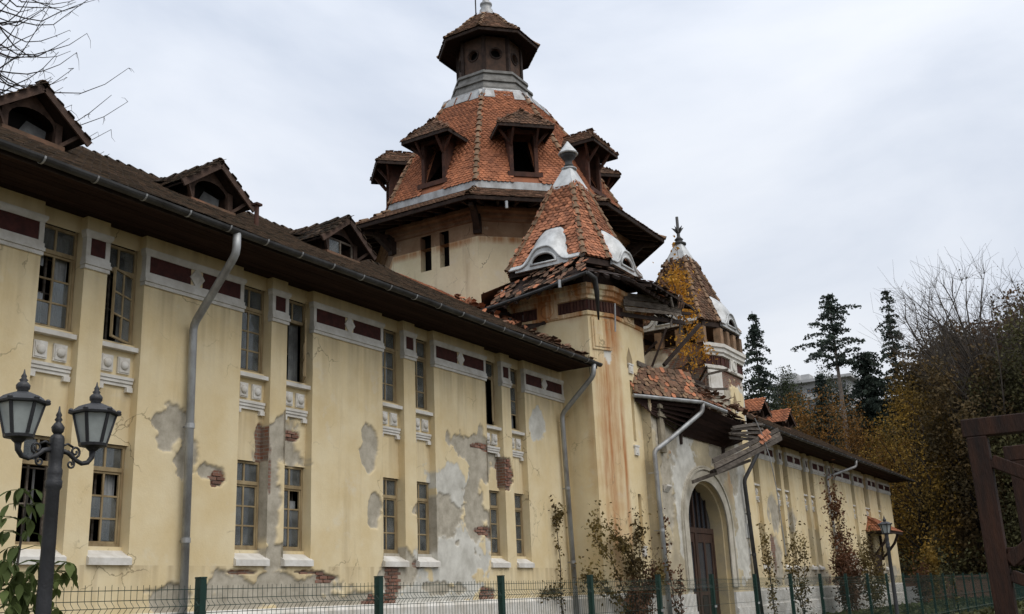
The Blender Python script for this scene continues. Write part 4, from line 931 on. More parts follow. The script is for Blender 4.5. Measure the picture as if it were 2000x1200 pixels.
# neck under the spires: timber frame of the near turret, brick posts of the far one
for out, par, ruined in ((OUT1, T1, False), (OUT2, T2, True)):
    b = MB(); P0 = out(.80)
    for k in range(8): b.add([(*P0[k], 12.1), (*P0[(k+1) % 8], 12.1), (*P0[(k+1) % 8], 13.2), (*P0[k], 13.2)], [(0, 1, 2, 3)])
    if not ruined: b.build('turret_neck', 'dark_wood', par)
    P1 = out(.97)
    for k in range(8):
        p, q = Vector((*P1[k], 0)), Vector((*P1[(k+1) % 8], 0)); n_ = 3 if (q-p).length > 1.5 else 1
        for i in range(n_):
            c = p.lerp(q, i/n_)
            if ruined: bb = MB(); bb.box((c.x-.17, c.y-.17, 12.1), (c.x+.17, c.y+.17, 12.85)); bb.build('brick_post', 'hip_tile', par)
        r = MB(); r.beam((p.x, p.y, 13.0), (q.x, q.y, 13.0), .2, .22); r.build('wall_plate', 'dark_wood', par)
# ------------------------------------------------------------------ broken eaves round the near turret
def plank(p, q, wd, th, m, parent, name='plank', up=(0, 0, 1), warp=.0):
    p, q = Vector(p), Vector(q); b = MB(); d = q-p; n = 5; sd = d.normalized().cross(Vector(up))
    if sd.length < 1e-3: sd = Vector((1, 0, 0))
    sd.normalize(); u = sd.cross(d.normalized()); vs = []; r1, r2 = random.random()*6, random.random()*6
    for i in range(n+1):
        t = i/n; c = p+d*t+u*(warp*math.sin(t*3+r1))
        w_ = wd*(.94+.06*math.sin(t*5+r2)); e = .25*wd*(random.random()-.5) if i in (0, n) else 0
        for a, b_ in ((-1, -1), (1, -1), (1, 1), (-1, 1)): vs.append(c+u*(a*w_/2)+sd*(b_*th/2)+d.normalized()*(e*a))
    f = [(0, 1, 2, 3)[::-1], tuple(4*n+k for k in range(4))]
    for i in range(n):
        for k in range(4): f.append((4*i+k, 4*i+(k+1) % 4, 4*i+4+(k+1) % 4, 4*i+4+k))
    b.add(vs, f); return b.build(name, m, parent)
def scatter_tiles(parent, pts, m, tilt=.6, name='loose_tile'):
    for p in pts:
        T = Matrix.Translation(Vector(p)) @ Matrix.Rotation(random.uniform(0, 6.28), 4, 'Z') @ Matrix.Rotation(random.gauss(0, tilt), 4, 'X') @ Matrix.Rotation(random.gauss(0, tilt), 4, 'Y')
        inst(name, tile_data(m), parent, T)
IN1, EA1 = OUT1(.98), OUT1(1, 1.08)
ez, iz = 12.16, 12.78
skirt = MB()
for k in (3, 4, 5, 6):
    p, q, r_, s_ = EA1[k], EA1[(k+1) % 8], IN1[(k+1) % 8], IN1[k]; skirt.add([(*p, ez), (*q, ez), (*r_, iz), (*s_, iz)], [(0, 1, 2, 3)])
SK1 = skirt.build('turret_eaves', 'dirty_tile', BLD, label='broken tiled eaves of the near turret')
def eave_facet(k, sag=(0, 0), boards=7, pb=1.0, pt=.9, jit=.03, span=(0, 1), m='dirty_tile'):
    p, q, r_, s_ = Vector((*EA1[k], ez+sag[0])), Vector((*EA1[(k+1) % 8], ez+sag[1])), Vector((*IN1[(k+1) % 8], iz)), Vector((*IN1[k], iz))
    for i in range(boards):
        if random.random() > pb: continue
        t0 = (i+.5)/boards; a = p.lerp(s_, t0); c = q.lerp(r_, t0); a, c = a.lerp(c, span[0]), a.lerp(c, span[1]); plank(a-Vector((0, 0, .03)), c-Vector((0, 0, .03)), (p-s_).length/boards*.95, .025, 'dark_wood', SK1, 'sarking_board', up=(s_-p), warp=.012)
    n_ = int((p-q).length/.5)+1
    for i in range(n_+1):
        t = span[0]+(span[1]-span[0])*i/n_; b = MB(); b.beam(s_.lerp(r_, t)+Vector((0, 0, -.10)), p.lerp(q, t)+Vector((0, 0, -.10)), .09, .11); b.build('rafter', 'dark_wood', SK1)
    ms = [T for T in lay(p, q, r_, s_, .2, .15, jit) if random.random() < pt and span[0] <= (T.translation-p).dot((q-p).normalized())/(q-p).length <= span[1]]
    me = tile_data(m)
    ms = [T for T in ms if fnoise(np.array([T.translation.x*1.7+T.translation.y*1.1]), np.array([T.translation.z*4+T.translation.y]), 3)[0] < .10]
    for T in ms: inst('tile', tile_data(random.choice([m, m, m, 'turret_tile', 'moss_tile'])), SK1, T @ Matrix.Rotation(random.gauss(0, .22), 4, 'Z') @ Matrix.Rotation(random.gauss(0, .10), 4, 'X'))
eave_facet(7, (-.75, .0), pb=.9, pt=.74, jit=.05)
eave_facet(0, (0, -.02), pb=.5, pt=.12)
eave_facet(1, (.0, -.15), pb=.85, pt=.35, span=(.10, 1.0))
eave_facet(2, (-.15, -.3), pb=.6, pt=.2)
# eave gutter, bent and torn off at the corner
b = MB(); pa, pb_ = Vector((*EA1[0], ez-.06)), Vector((*EA1[7], ez-.62)); b.tube([pb_, pb_.lerp(pa, .5)+Vector((0, 0, -.03)), pa+Vector((-.05, -.05, 0))], .07, 8); b.build('eaves_gutter', 'dark_zinc', SK1)
b = MB(); b.tube([pa+Vector((.0, -.05, 0)), pa+Vector((.35, -.12, -.12)), pa+Vector((.62, -.05, -.55)), pa+Vector((.92, .10, -1.45))], [.08, .11, .09, .03], 6); b.build('torn_gutter', 'dark_zinc', SK1, True)
b = MB(); b.tube([pa+Vector((-.1, 1.0, -.08)), pa+Vector((-.1, 1.0, -.36))], .055, 8); b.build('gutter_stub', 'zinc', SK1)
b = MB(); b.tube([(31.75, 14.72, 11.4), (31.80, 14.80, 10.4)], .03, 6); b.build('hanging_bracket', 'zinc', SK1)
b = MB(); b.tube([(30.9, 15.62, 9.55), (30.72, 15.6, 9.6), (30.70, 15.58, 9.45)], .025, 6); b.tube([(30.97, 15.5, 9.5), (30.98, 15.48, 8.6)], .012, 5); b.build('wall_hook', 'dark_zinc', SK1)
# the fallen length of eaves on the portal side
L0, R0, L1, R1 = Vector((32.75, 14.80, 12.05)), Vector((36.3, 13.85, 12.35)), Vector((32.35, 14.78, 11.40)), Vector((35.75, 13.85, 11.62))
for i in range(5):
    t = (i+.5)/5; plank(L0.lerp(L1, t)+Vector((random.random()*.3, 0, 0)), R0.lerp(R1, t)+Vector((random.random()*.3-.25, 0, 0)), .15, .03, 'grey_wood', SK1, 'fallen_board', up=(0, .1, 1), warp=.03)
plank((32.6, 15.0, 11.25), (36.3, 13.95, 11.50), .16, .08, 'dark_wood', SK1, 'fallen_rafter'); plank((33.2, 15.2, 11.6), (36.6, 13.8, 11.9), .12, .1, 'dark_wood', SK1, 'fallen_rafter')
b = MB(); b.beam((34.75, 13.8, 12.15), (34.75, 13.75, 11.75), .10, .05, (0, 1, 0)); b.build('batten', 'grey_wood', SK1)
for i in range(12): inst('loose_tile', tile_data('dirty_tile'), SK1, Matrix.Translation((35.3+.16*(i % 4)+random.random()*.1, 13.80-.03*(i//4), 12.42-.16*(i//4)+.02*(i % 4))) @ Matrix.Rotation(R(150+random.gauss(0, 10)), 4, 'Y') @ Matrix.Rotation(R(70), 4, 'X'))
plank((36.2, 14.9, 9.95), (38.4, 14.1, 11.9), .14, .12, 'dark_wood', SK1, 'fallen_rafter')
# sagging corner of the eaves over the portal side
Q = [Vector((33.0, 13.75, 12.30)), Vector((36.75, 13.75, 12.22)), Vector((37.3, 14.5, 12.62)), Vector((35.2, 15.4, 12.95)), Vector((33.2, 14.95, 12.82))]
b = MB(); b.add([p for p in Q]+[p-Vector((0, 0, .07)) for p in Q], [(0, 1, 2, 3, 4), (9, 8, 7, 6, 5)]+[(i, (i+1) % 5+0, (i+1) % 5+5, i+5) for i in range(5)]); b.build('sagging_deck', 'dark_wood', SK1)
for T in [T for T in lay(Q[0]+Vector((0, 0, .03)), Q[1]+Vector((0, 0, .03)), Q[2]+Vector((0, 0, .05)), Q[4]+Vector((0, 0, .05)), .2, .15, .05) if random.random() < .62]: inst('tile', tile_data(random.choice(['dirty_tile', 'moss_tile', 'dirty_tile', 'turret_tile'])), SK1, T @ Matrix.Rotation(random.gauss(0, .3), 4, 'Z') @ Matrix.Rotation(random.gauss(0, .15), 4, 'X'))
for i in range(9): x = 32.9+i*.48; plank((x, 13.78, 12.16+random.gauss(0, .02)), (x+.25+random.gauss(0, .1), 15.0, 12.55), .10, .09, 'dark_wood', SK1, 'rafter_end')
for i in range(12): p = Vector((random.uniform(34.6, 37.8), random.uniform(13.9, 15.6), random.uniform(11.3, 12.3))); d = Vector((random.gauss(0, 1), random.gauss(0, .5), random.gauss(-.4, .6))).normalized()*random.uniform(.5, 1.3); plank(p, p+d, .10, .035, random.choice(['grey_wood', 'dark_wood']), SK1, 'hanging_batten')
# battens and laths of the collapsed link between the turrets
for i in range(16): p = Vector((random.uniform(38.5, 42.4), random.uniform(15.4, 17.6), random.uniform(9.8, 11.2))); d = Vector((random.gauss(.3, 1), random.gauss(0, .6), random.gauss(0, .6))).normalized()*random.uniform(.6, 1.8); plank(p, p+d, .10, .05, random.choice(['grey_wood', 'dark_wood']), SK1, 'hanging_batten')
# roof behind, stripped round the drum
b = MB(); y0, y1 = 18.9, 24.0; zf = lambda y: EZ+RP*(y-EY)-.02
b.add([(30.75, y0, zf(y0)), (33.9, y0, zf(y0)), (33.9, y1, zf(y1)), (30.75, y1, zf(y1))], [(0, 1, 2, 3)]); VR = b.build('link_roof', 'dark_wood', BLD, label='broken tiled roof between near wing and tower drum')
ms = [T for T in lay((30.75, y0, zf(y0)+.02), (33.9, y0, zf(y0)+.02), (33.9, y1, zf(y1)+.02), (30.75, y1, zf(y1)+.02), .2, .15, .05) if random.random() < (.85 if T.translation.y > 20 else .35)]
me = tile_data('turret_tile')
for T in ms[::1][:290]: inst('tile', me, VR, T @ Matrix.Rotation(random.gauss(0, .25), 4, 'Z') @ Matrix.Rotation(random.gauss(0, .12), 4, 'X'))
V, F = replicate(TV, TF, [[list(r) for r in T] for T in ms[290:]]) if len(ms) > 290 else (None, None)
if V is not None: np_mesh('roof_tiles', V, F, 'turret_tile', VR, kind='stuff')
for i in range(14):
    x, y = random.uniform(30.2, 31.4), random.uniform(16.4, 20.5); z = zf(y)+.12; plank((x-.4, y-.3+random.random()*.6, z), (x+.7+random.random(), y+random.gauss(0, .5), z+random.random()*.5), .12, .05, random.choice(['grey_wood', 'dark_wood']), VR, 'fallen_batten')
scatter_tiles(VR, [(random.uniform(29.2, 31.0), y, zf(y)+.07+random.random()*.05) for y in [random.uniform(15.3, 17.9) for _ in range(70)]], 'dirty_tile', .35)
scatter_tiles(VR, [(random.uniform(29.7, 31.0), y, zf(y)+.10+random.random()*.12) for y in [random.uniform(17.5, 20.5) for _ in range(60)]], 'turret_tile', .5)
for i in range(9):       # mortar lumps and broken ridge pieces
    y = random.uniform(15.6, 17.6); x = random.uniform(29.4, 30.9); s_ = random.uniform(.09, .2); b = MB()
    pr = [(s_*math.sin(t)*random.uniform(.8, 1.2), s_*math.cos(t)*-.7) for t in np.linspace(.1, 3.04, 5)]; b.lathe(pr, (x, y, zf(y)+.12), 7); b.build('rubble_lump', random.choice(['hip_tile', 'hip_tile', 'dirty_tile']), VR)
b = MB(); b.tube([(30.6, 18.7, 12.35), (31.1, 18.2, 12.0), (31.0, 18.0, 11.2)], .05, 7); b.build('bent_flashing', 'zinc', VR); 
b = MB(); b.tube([(30.2, 19.4, 11.6), (31.0, 19.1, 11.55)], .06, 7); b.build('bent_flashing', 'zinc', VR)

# ------------------------------------------------------------------ portal between the turrets
PX0, PX1, PY, PC, PH, SPZ, RISE, PT = 33.95, 43.8, 14.65, 38.75, 2.12, 3.95, 1.72, 8.36
arch = lambda x: SPZ+RISE*math.sqrt(max(0, 1-((x-PC)/PH)**2))
PB = [(36.6, 6.6, 1.4, 2.2, 'w'), (35.0, 5.2, .5, 2.0, 'g'), (37.6, 8.4, 3.0, 1.0, 'g'), (40.8, 7.2, 1.0, 1.6, 'g'), (36.0, 4.5, .35, 1.7, 'w'), (35.9, 7.6, .35, .5, 'g'), (42.8, 5.4, .9, 2.6, 'w'), (42.2, 6.8, .6, 1.4, 'g'), (42.5, 3.0, .9, 1.2, 'w'), (35.2, 7.3, 1.1, 1.2, 'g'), (36.5, 2.3, .4, 1.0, 'w'), (38.7, 8.3, 5.2, .9, 's'), (36.0, 7.0, .8, 1.2, 's'), (41.2, 6.6, 1.0, 1.4, 's')]  # brown blobs over the upper wall paint the shade under the canopy
Vs, Fs, Ws = [], [], []; n = 0
def addg(p, F, wr):
    global n
    Vs.append(p); Fs.append(F+n); Ws.append(wr); n += len(p)
for x0, x1, kind in ((PX0, PC-PH, 0), (PC-PH, PC+PH, 1), (PC+PH, PX1, 0)):
    p, F = grid((x0, PY, 0), (x1-x0, 0, 0), (0, 0, PT), .05)
    if kind:
        a = np.array([arch(x) for x in p[:, 0]]); p[:, 2] = a+(PT-a)*p[:, 2]/PT
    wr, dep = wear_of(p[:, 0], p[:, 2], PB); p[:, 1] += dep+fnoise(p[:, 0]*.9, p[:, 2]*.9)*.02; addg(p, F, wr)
for x, U in ((PX0, (0, -1.0, 0)), (PX1, (0, 1.0, 0))):
    p, F = grid((x, PY+1.0 if U[1] < 0 else PY, 0), U, (0, 0, PT), .2); wr, _ = wear_of(p[:, 0]*0+60, p[:, 2], PB); addg(p, F, wr)
PORTAL = np_mesh('portal_wall', np.concatenate(Vs), np.concatenate(Fs), 'portal_plaster', BLD, wear=np.concatenate(Ws), label='peeling wall with painted canopy shade round the arched gate')
# jambs and reveal
t = np.linspace(math.pi, 0, 33); prof = [(PC-PH, 0.3), (PC-PH, 2.2)]+[(PC+PH*math.cos(a), SPZ+RISE*math.sin(a)) for a in t]+[(PC+PH, 2.2), (PC+PH, .3)]
b = MB(); m_ = len(prof); dy = [(0, 0), (.0, .18), (-.13, .182), (-.13, .9)]
for ins, d in dy:
    for x, z in prof:
        k = 1+ins/PH; b.v.append((PC+(x-PC)*k, PY+d, z if z <= SPZ else SPZ+(z-SPZ)*k))
for j in range(3):
    for i in range(m_-1): b.f.append((j*m_+i, (j+1)*m_+i, (j+1)*m_+i+1, j*m_+i+1))
b.build('arch_reveal', mat('ochre_reveal_plaster', (.56, .44, .24), .9, col2=(.40, .335, .22), scale=1.2), PORTAL)
def arch_band(r0, r1, out, name):
    b = MB(); pr = [(PC-PH-x_, .4) for x_ in (r0, r1)]
    pts0 = [(PC-PH-r0, 1.6)]+[(PC+(PH+r0)*math.cos(a), SPZ+(RISE+r0)*math.sin(a)) for a in t]+[(PC+PH+r0, 1.6)]
    pts1 = [(PC-PH-r1, 1.6)]+[(PC+(PH+r1)*math.cos(a), SPZ+(RISE+r1)*math.sin(a)) for a in t]+[(PC+PH+r1, 1.6)]
    n_ = len(pts0); 
    for y in (PY-out, PY+.03):
        for pts in (pts0, pts1): b.v += [(x, y, z) for x, z in pts]
    for i in range(n_-1): b.f += [(i, n_+i, n_+i+1, i+1), (i, i+1, 2*n_+i+1, 2*n_+i), (n_+i+1, n_+i, 3*n_+i, 3*n_+i+1)]
    b.build(name, mat('worn_archivolt', (.62, .58, .49), .9, col2=(.40, .36, .28), scale=1.8), PORTAL)
arch_band(.0, .42, .05, 'archivolt'); arch_band(.44, .52, .10, 'arch_moulding'); arch_band(.54, .60, .06, 'arch_moulding')
# door: two leaves, transom and fanlight with upright bars
DY = PY+.62; DR_ = MB(); ZTR = 3.72
DR_.box((PC-PH+.13, DY-.05, ZTR), (PC+PH-.13, DY+.12, ZTR+.20)); DR_.box((PC-.09, DY-.06, .3), (PC+.09, DY+.1, ZTR-.002)); DR_.box((PC-.07, DY-.04, ZTR+.202), (PC+.07, DY+.1, arch(PC)-.14))
for s in (-1, 1):
    DR_.box((PC+s*(PH-.2)-.07, DY-.05, .3), (PC+s*(PH-.2)+.07, DY+.1, ZTR-.002))
DOOR = DR_.build('portal_door', 'door_wood', BLD, label='tall brown wooden gate under the round arch')
for s in (-1, 1):
    x0, x1 = sorted((PC+s*.095, PC+s*(PH-.275)))
    lf = MB(); bw = .16
    xs_ = [x0, (x0+x1)/2-bw/2, x1-bw]
    for xx in xs_: lf.box((xx, DY-.02, .32), (xx+bw, DY+.05, ZTR-.02))
    for zz, hh in ((.32, .3), (1.35, .16), (ZTR-.36, .34)):
        for xa, xb in ((xs_[0]+bw, xs_[1]), (xs_[1]+bw, xs_[2])): lf.box((xa, DY-.018, zz), (xb, DY+.05, zz+hh))
    lo = lf.build('door_leaf', 'door_wood', DOOR)
    for xa, xb in ((xs_[0]+bw, xs_[1]), (xs_[1]+bw, xs_[2])):
        g = MB(); g.box((xa, DY+.02, 1.51), (xb, DY+.03, ZTR-.36)); g.build('door_light', 'far_dark', DOOR); pn = MB(); pn.box((xa, DY+.005, .62), (xb, DY+.03, 1.35)); pn.box((xa+.06, DY-.012, .70), (xb-.06, DY+.004, 1.27)); pn.build('door_panel', 'dark_wood', DOOR)
    for q in (.25, .5, .75):
        x = PC+s*(PH-.2)*q; fb = MB(); fb.box((x-.035, DY-.02, ZTR+.202), (x+.035, DY+.05, arch(x)-.16)); fb.build('fanlight_bar', 'dark_wood', DOOR)
fg = MB(); fg.add([(PC+(PH-.14)*math.cos(a), DY+.06, max(ZTR+.1, SPZ+(RISE-.14)*math.sin(a))) for a in np.linspace(0, math.pi, 25)]+[(PC-PH+.14, DY+.06, ZTR+.1), (PC+PH-.14, DY+.06, ZTR+.1)], [tuple(range(27))]); fg.build('fanlight_glass', 'far_dark', DOOR)
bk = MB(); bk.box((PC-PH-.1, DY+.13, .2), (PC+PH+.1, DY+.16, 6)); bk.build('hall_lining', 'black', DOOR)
b = MB(); b.box((PX0-.05, PY-.14, -.3), (PC-PH-.02, PY+.3, .80)); b.box((PX0-.02, PY-.09, .804), (PC-PH-.02, PY+.3, 1.42)); b.build('plinth', 'white', PORTAL)
b = MB(); b.box((PC+PH+.02, PY-.14, -.3), (PX1+.05, PY+.3, .80)); b.box((PC+PH+.02, PY-.09, .804), (PX1+.02, PY+.3, 1.42)); b.build('plinth', 'white', PORTAL)
for i in range(2): b = MB(); b.box((PC-2.6-.3*(1-i), PY-.9+.35*i, -.2+.16*i), (PC+2.6+.3*(1-i), PY+.6, .14+.16*i)); b.build('door_step', 'concrete', PORTAL)
# pilaster, capital and small corbels on the portal wall
b = MB(); b.box((34.55, PY-.10, 6.4), (34.95, PY+.02, 7.7)); b.box((34.45, PY-.16, 7.7), (35.05, PY+.02, 7.82)); b.box((34.5, PY-.13, 7.822), (35.0, PY+.02, 8.0)); b.box((34.4, PY-.2, 8.002), (35.1, PY+.02, 8.15)); b.build('pilaster', mat('grey_pilaster_plaster', (.36, .31, .23), .9, col2=(.2, .17, .12)), PORTAL)
for zz, m1 in ((5.05, 'white'),): b = MB(); b.prism([(34.65, PY-.14, zz+.14), (34.65, PY+.02, zz-.05), (34.65, PY+.02, zz+.2), (34.65, PY-.14, zz+.2)], (.42, 0, 0)); b.build('corbel', m1, PORTAL)
b = MB(); b.box((43.05, PY-.03, 3.6), (43.5, PY+.01, 4.2)); b.build('notice_plate', mat('faded_notice', (.62, .61, .57), .6, var=.15, scale=30, bump=0), PORTAL)
# filled block behind: keeps the inside dark
b = MB(); b.box((35.7, 18.6, 0), (42.1, 30, 11.6)); b.build('central_block', 'portal_plaster', BLD)
b = MB(); b.add([(34.2, 15.3, 9.62), (43.6, 15.3, 9.62), (43.6, 18.6, 9.95), (34.2, 18.6, 9.95)], [(0, 1, 2, 3)]); b.build('porch_flat_roof', 'dirty_tile', BLD)

# bowed canopy over the gate
CA, CB, CC, CD = Vector((33.35, 14.93, 8.38)), Vector((36.2, 13.6, 8.36)), Vector((41.5, 13.6, 8.36)), Vector((44.3, 14.93, 8.40))
TA, TB, TCc, TD = Vector((33.75, 15.2, 9.42)), Vector((36.9, 15.25, 9.50)), Vector((40.8, 15.25, 9.35)), Vector((43.9, 15.2, 9.5))
b = MB(); b.add([CA, CB, TB, TA], [(0, 1, 2, 3)]); b.add([CB, CB.lerp(CC, .62), TB.lerp(TCc, .7), TB], [(0, 1, 2, 3)])
CAN = b.build('gate_canopy', 'dark_wood', BLD, label='half collapsed tiled canopy over the arched gate')
def canopy_boards(p, q, r_, s_, pb, nb=8, m='soffit'):
    for i in range(nb):
        if random.random() > pb: continue
        t_ = (i+.5)/nb; plank(p.lerp(s_, t_)-Vector((0, 0, .06)), q.lerp(r_, t_)-Vector((0, 0, .06)), (p-s_).length/nb*.96, .03, m, CAN, 'canopy_board', up=(s_-p), warp=.01)
canopy_boards(CA, CB, TB, TA, 1); canopy_boards(CB, CB.lerp(CC, .62), TB.lerp(TCc, .7), TB, 1); canopy_boards(CB.lerp(CC, .6), CC+Vector((0, 0, -.25)), TCc, TB.lerp(TCc, .68), .6, 7, 'dark_wood')
canopy_boards(CC+Vector((0, 0, -.2)), CD, TD, TCc, .5, 7, 'dark_wood')
up = Vector((0, -.03, .04))
ms = [T for T in lay(CA+up, CB+up, TB+up, TA+up, .2, .15, .03) if random.random() < .96]
m2 = [T for T in lay(CB+up, CB.lerp(CC, .62)+up, TB.lerp(TCc, .7)+up, TB+up, .2, .15, .05) if random.random() < (.9 if T.translation.x < 37.6 else .55)]
for T in ms: inst('tile', tile_data(random.choice(['turret_tile', 'dirty_tile', 'dirty_tile', 'dirty_tile', 'hip_tile'])), CAN, T @ Matrix.Rotation(random.gauss(0, .16), 4, 'Z') @ Matrix.Rotation(random.gauss(0, .07), 4, 'X'))
for T in m2: inst('tile', tile_data(random.choice(['turret_tile', 'dirty_tile', 'hip_tile'])), CAN, T @ Matrix.Rotation(random.gauss(0, .22), 4, 'Z') @ Matrix.Rotation(random.gauss(0, .12), 4, 'X'))
scatter_tiles(CAN, [(x, y, 8.45+(y-13.6)*.78+.05+random.random()*.1) for x, y in [(random.uniform(38.6, 44), random.uniform(13.7, 15.2)) for _ in range(60)]], 'dirty_tile', .4)
hip_tiles(CAN, CA+up, TA+up, 'hip_tile', .11, .33); hip_tiles(CAN, CB+up, TB+up, 'hip_tile', .11, .33, miss=.2)
plank(TA+Vector((.1, -.25, .22)), TB+Vector((.9, -.3, .02)), .2, .05, 'grey_wood', CAN, 'loose_board'); 
for i in range(10): x = random.uniform(36.8, 41.5); plank((x, 15.0+random.gauss(0, .15), 9.6+random.random()*.2), (x+random.uniform(.5, 1.4), 14.7+random.gauss(0, .3), 9.5+random.random()*.3), .11, .04, random.choice(['grey_wood', 'grey_wood', 'dark_wood']), CAN, 'loose_board')
b = MB(); b.tube([CA+Vector((-.15, .0, -.04)), CA.lerp(CB, .5)+Vector((0, -.07, -.04)), CB+Vector((0, -.08, -.04)), CB.lerp(CC, .5)+Vector((0, -.08, -.06))], .075, 8); b.build('canopy_gutter', 'zinc', CAN)
for x, yw in ((34.9, 14.4), (36.6, 13.75), (41.2, 13.75)):      # arched timber brackets
    k = MB(); pts = [(x, PY-(PY-yw)*(1-math.cos(a)), 6.9+1.35*math.sin(a)) for a in np.linspace(0, math.pi/2, 9)]; k.tube(pts, .08, 6); k.beam((x, PY+.0, 8.25), (x, yw, 8.25), .12, .14); k.build('arched_bracket', 'dark_wood', CAN)
# boarded cove added to darken the wall under the canopy, from eaves to wall
Wa, Wb, Wc, Wd = Vector((33.97, 14.60, 7.75)), Vector((36.3, 14.60, 7.25)), Vector((41.4, 14.60, 7.25)), Vector((43.75, 14.60, 7.75))
for (p, q, r_, s_) in ((CA, CB, Wb, Wa), (CB, CC+Vector((0, 0, -.2)), Wc, Wb), (CC+Vector((0, 0, -.2)), CD, Wd, Wc)):
    for i in range(6):
        t_ = (i+.5)/6; plank((p+Vector((0, .06, -.10))).lerp(s_, t_), (q+Vector((0, .06, -.10))).lerp(r_, t_), (p-s_).length/6*1.0, .02, 'soffit', CAN, 'shade_cove_board', up=(s_-p), warp=.006)
for T in [T for T in lay(CB.lerp(CC, .6)+up, CC+Vector((0, 0, -.22))+up, TCc+up, TB.lerp(TCc, .68)+up, .2, .15, .05) if random.random() < .6]: inst('tile', tile_data(random.choice(['dirty_tile', 'dirty_tile', 'moss_tile'])), CAN, T @ Matrix.Rotation(random.gauss(0, .3), 4, 'Z') @ Matrix.Rotation(random.gauss(0, .15), 4, 'X'))
for T in [T for T in lay(CC+Vector((0, 0, -.22))+up, CD+up, TD+up, TCc+up, .2, .15, .05) if random.random() < .45]: inst('tile', tile_data('dirty_tile'), CAN, T @ Matrix.Rotation(random.gauss(0, .3), 4, 'Z') @ Matrix.Rotation(random.gauss(0, .15), 4, 'X'))
# fallen eaves hanging from the far end
for i in range(3): t_ = i; plank((36.35+.1*i, 13.35-.02*i, 6.10-.19*i), (45.0+.12*i, 13.35-.02*i, 8.30-.19*i), .185, .04, 'grey_wood', CAN, 'fallen_board', up=(0, 0, 1), warp=.02)
plank((36.4, 13.45, 5.72), (45.3, 13.45, 7.95), .12, .14, 'dark_wood', CAN, 'fallen_beam'); plank((36.6, 14.3, 5.45), (41.7, 13.7, 6.65), .13, .09, 'grey_wood', CAN, 'fallen_strut')
for i in range(5): plank((39.2+.1*i, 13.45+.08*i, 7.72-.08*i), (43.1+.15*i, 13.4+.08*i, 8.28-.16*i), .13, .03, 'grey_wood', CAN, 'fallen_board', up=(0, .4, 1), warp=.04)
for i in range(16): inst('loose_tile', tile_data('turret_tile'), CAN, Matrix.Translation((42.2+.17*(i % 8)+random.random()*.1, 13.28-.02*(i//8), 7.52+.055*(i % 8)-.2*(i//8))) @ Matrix.Rotation(R(-14+random.gauss(0, 16)), 4, 'Y') @ Matrix.Rotation(R(62), 4, 'X'))
b = MB(); b.tube([(42.0, 13.4, 8.42), (42.6, 13.3, 7.6), (43.0, 13.25, 6.9), (43.3, 13.2, 5.6), (43.6, 13.2, 2.8)], .022, 5); b.build('hanging_cable', 'zinc', CAN)

# ------------------------------------------------------------------ rainwater pipes
downpipe([(14.15, EY-.08, 8.98), (14.15, EY-.08, 8.55), (14.42, 16.45, 7.35), (14.50, 16.45, -.1)], .085, rings=(5.2, 2.9), label='grey downpipe with bent neck on the near wing')
downpipe([(30.25, EY-.08, 8.98), (30.25, EY-.06, 8.6), (30.52, 16.42, 7.5), (30.80, 16.40, -.1)], .085, rings=(5.0, 2.6), label='grey downpipe in the corner beside the near turret')
downpipe([(36.3, 13.52, 8.28), (36.3, 13.55, 7.98), (34.9, 14.25, 6.95), (33.75, 14.53, 6.35), (33.98, 14.5, -.1)], .085, rings=(5.6, 3.6), label='grey downpipe left of the arched gate')
downpipe([(44.6, 14.0, 8.1), (44.75, 13.95, 7.85), (43.1, 14.5, 6.0), (43.6, 14.48, -.1)], .085, 'dark_zinc', rings=(4.6, 2.9), label='dark downpipe right of the arched gate')
downpipe([(66.2, EY-.08, 8.98), (66.2, EY-.06, 8.6), (64.4, 16.42, 7.95), (64.7, 16.42, -.1)], .085, rings=(5, 2.6), label='grey downpipe on the far wing')
# side entrance canopy on the far wing
b = MB(); e0, e1, f0, f1 = Vector((73.6, 15.1, 4.95)), Vector((78.2, 15.1, 4.95)), Vector((77.0, 16.62, 5.95)), Vector((74.8, 16.62, 5.95))
b.add([e0, e1, f1 if False else f0, f1], [(0, 1, 2, 3)]); b.add([Vector((73.6, 16.62, 4.95)), e0, f1], [(0, 1, 2)]); b.add([e1, Vector((78.2, 16.62, 4.95)), f0], [(0, 1, 2)]); SC = b.build('side_canopy', 'dirty_tile', BLD, label='small tiled canopy over the side door of the far wing')
roof_tiles(SC, lay(e0, e1, f0, f1, .2, .15, .02)+lay(Vector((73.6, 16.62, 4.95)), e0, f1, f1, .2, .15, .02), 'turret_tile', 0)
b = MB(); b.box((73.6, 15.12, 4.78), (78.2, 15.2, 4.93)); b.box((73.6, 15.2, 4.88), (78.2, 16.6, 4.92)); b.build('canopy_fascia', 'dark_wood', SC)
for x in (74.2, 77.4):
    k = MB(); k.tube([(x, 16.5, 3.3), (x, 16.2, 3.5), (x, 15.6, 4.2), (x, 15.3, 4.8)], .09, 6); k.beam((x, 16.5, 3.1), (x, 16.5, 4.8), .16, .16); k.build('canopy_bracket', 'dark_wood', SC)
b = MB(); b.box((74.7, 16.5, .5), (76.9, 16.585, 3.6)); b.build('side_door', 'dark_wood', SC)
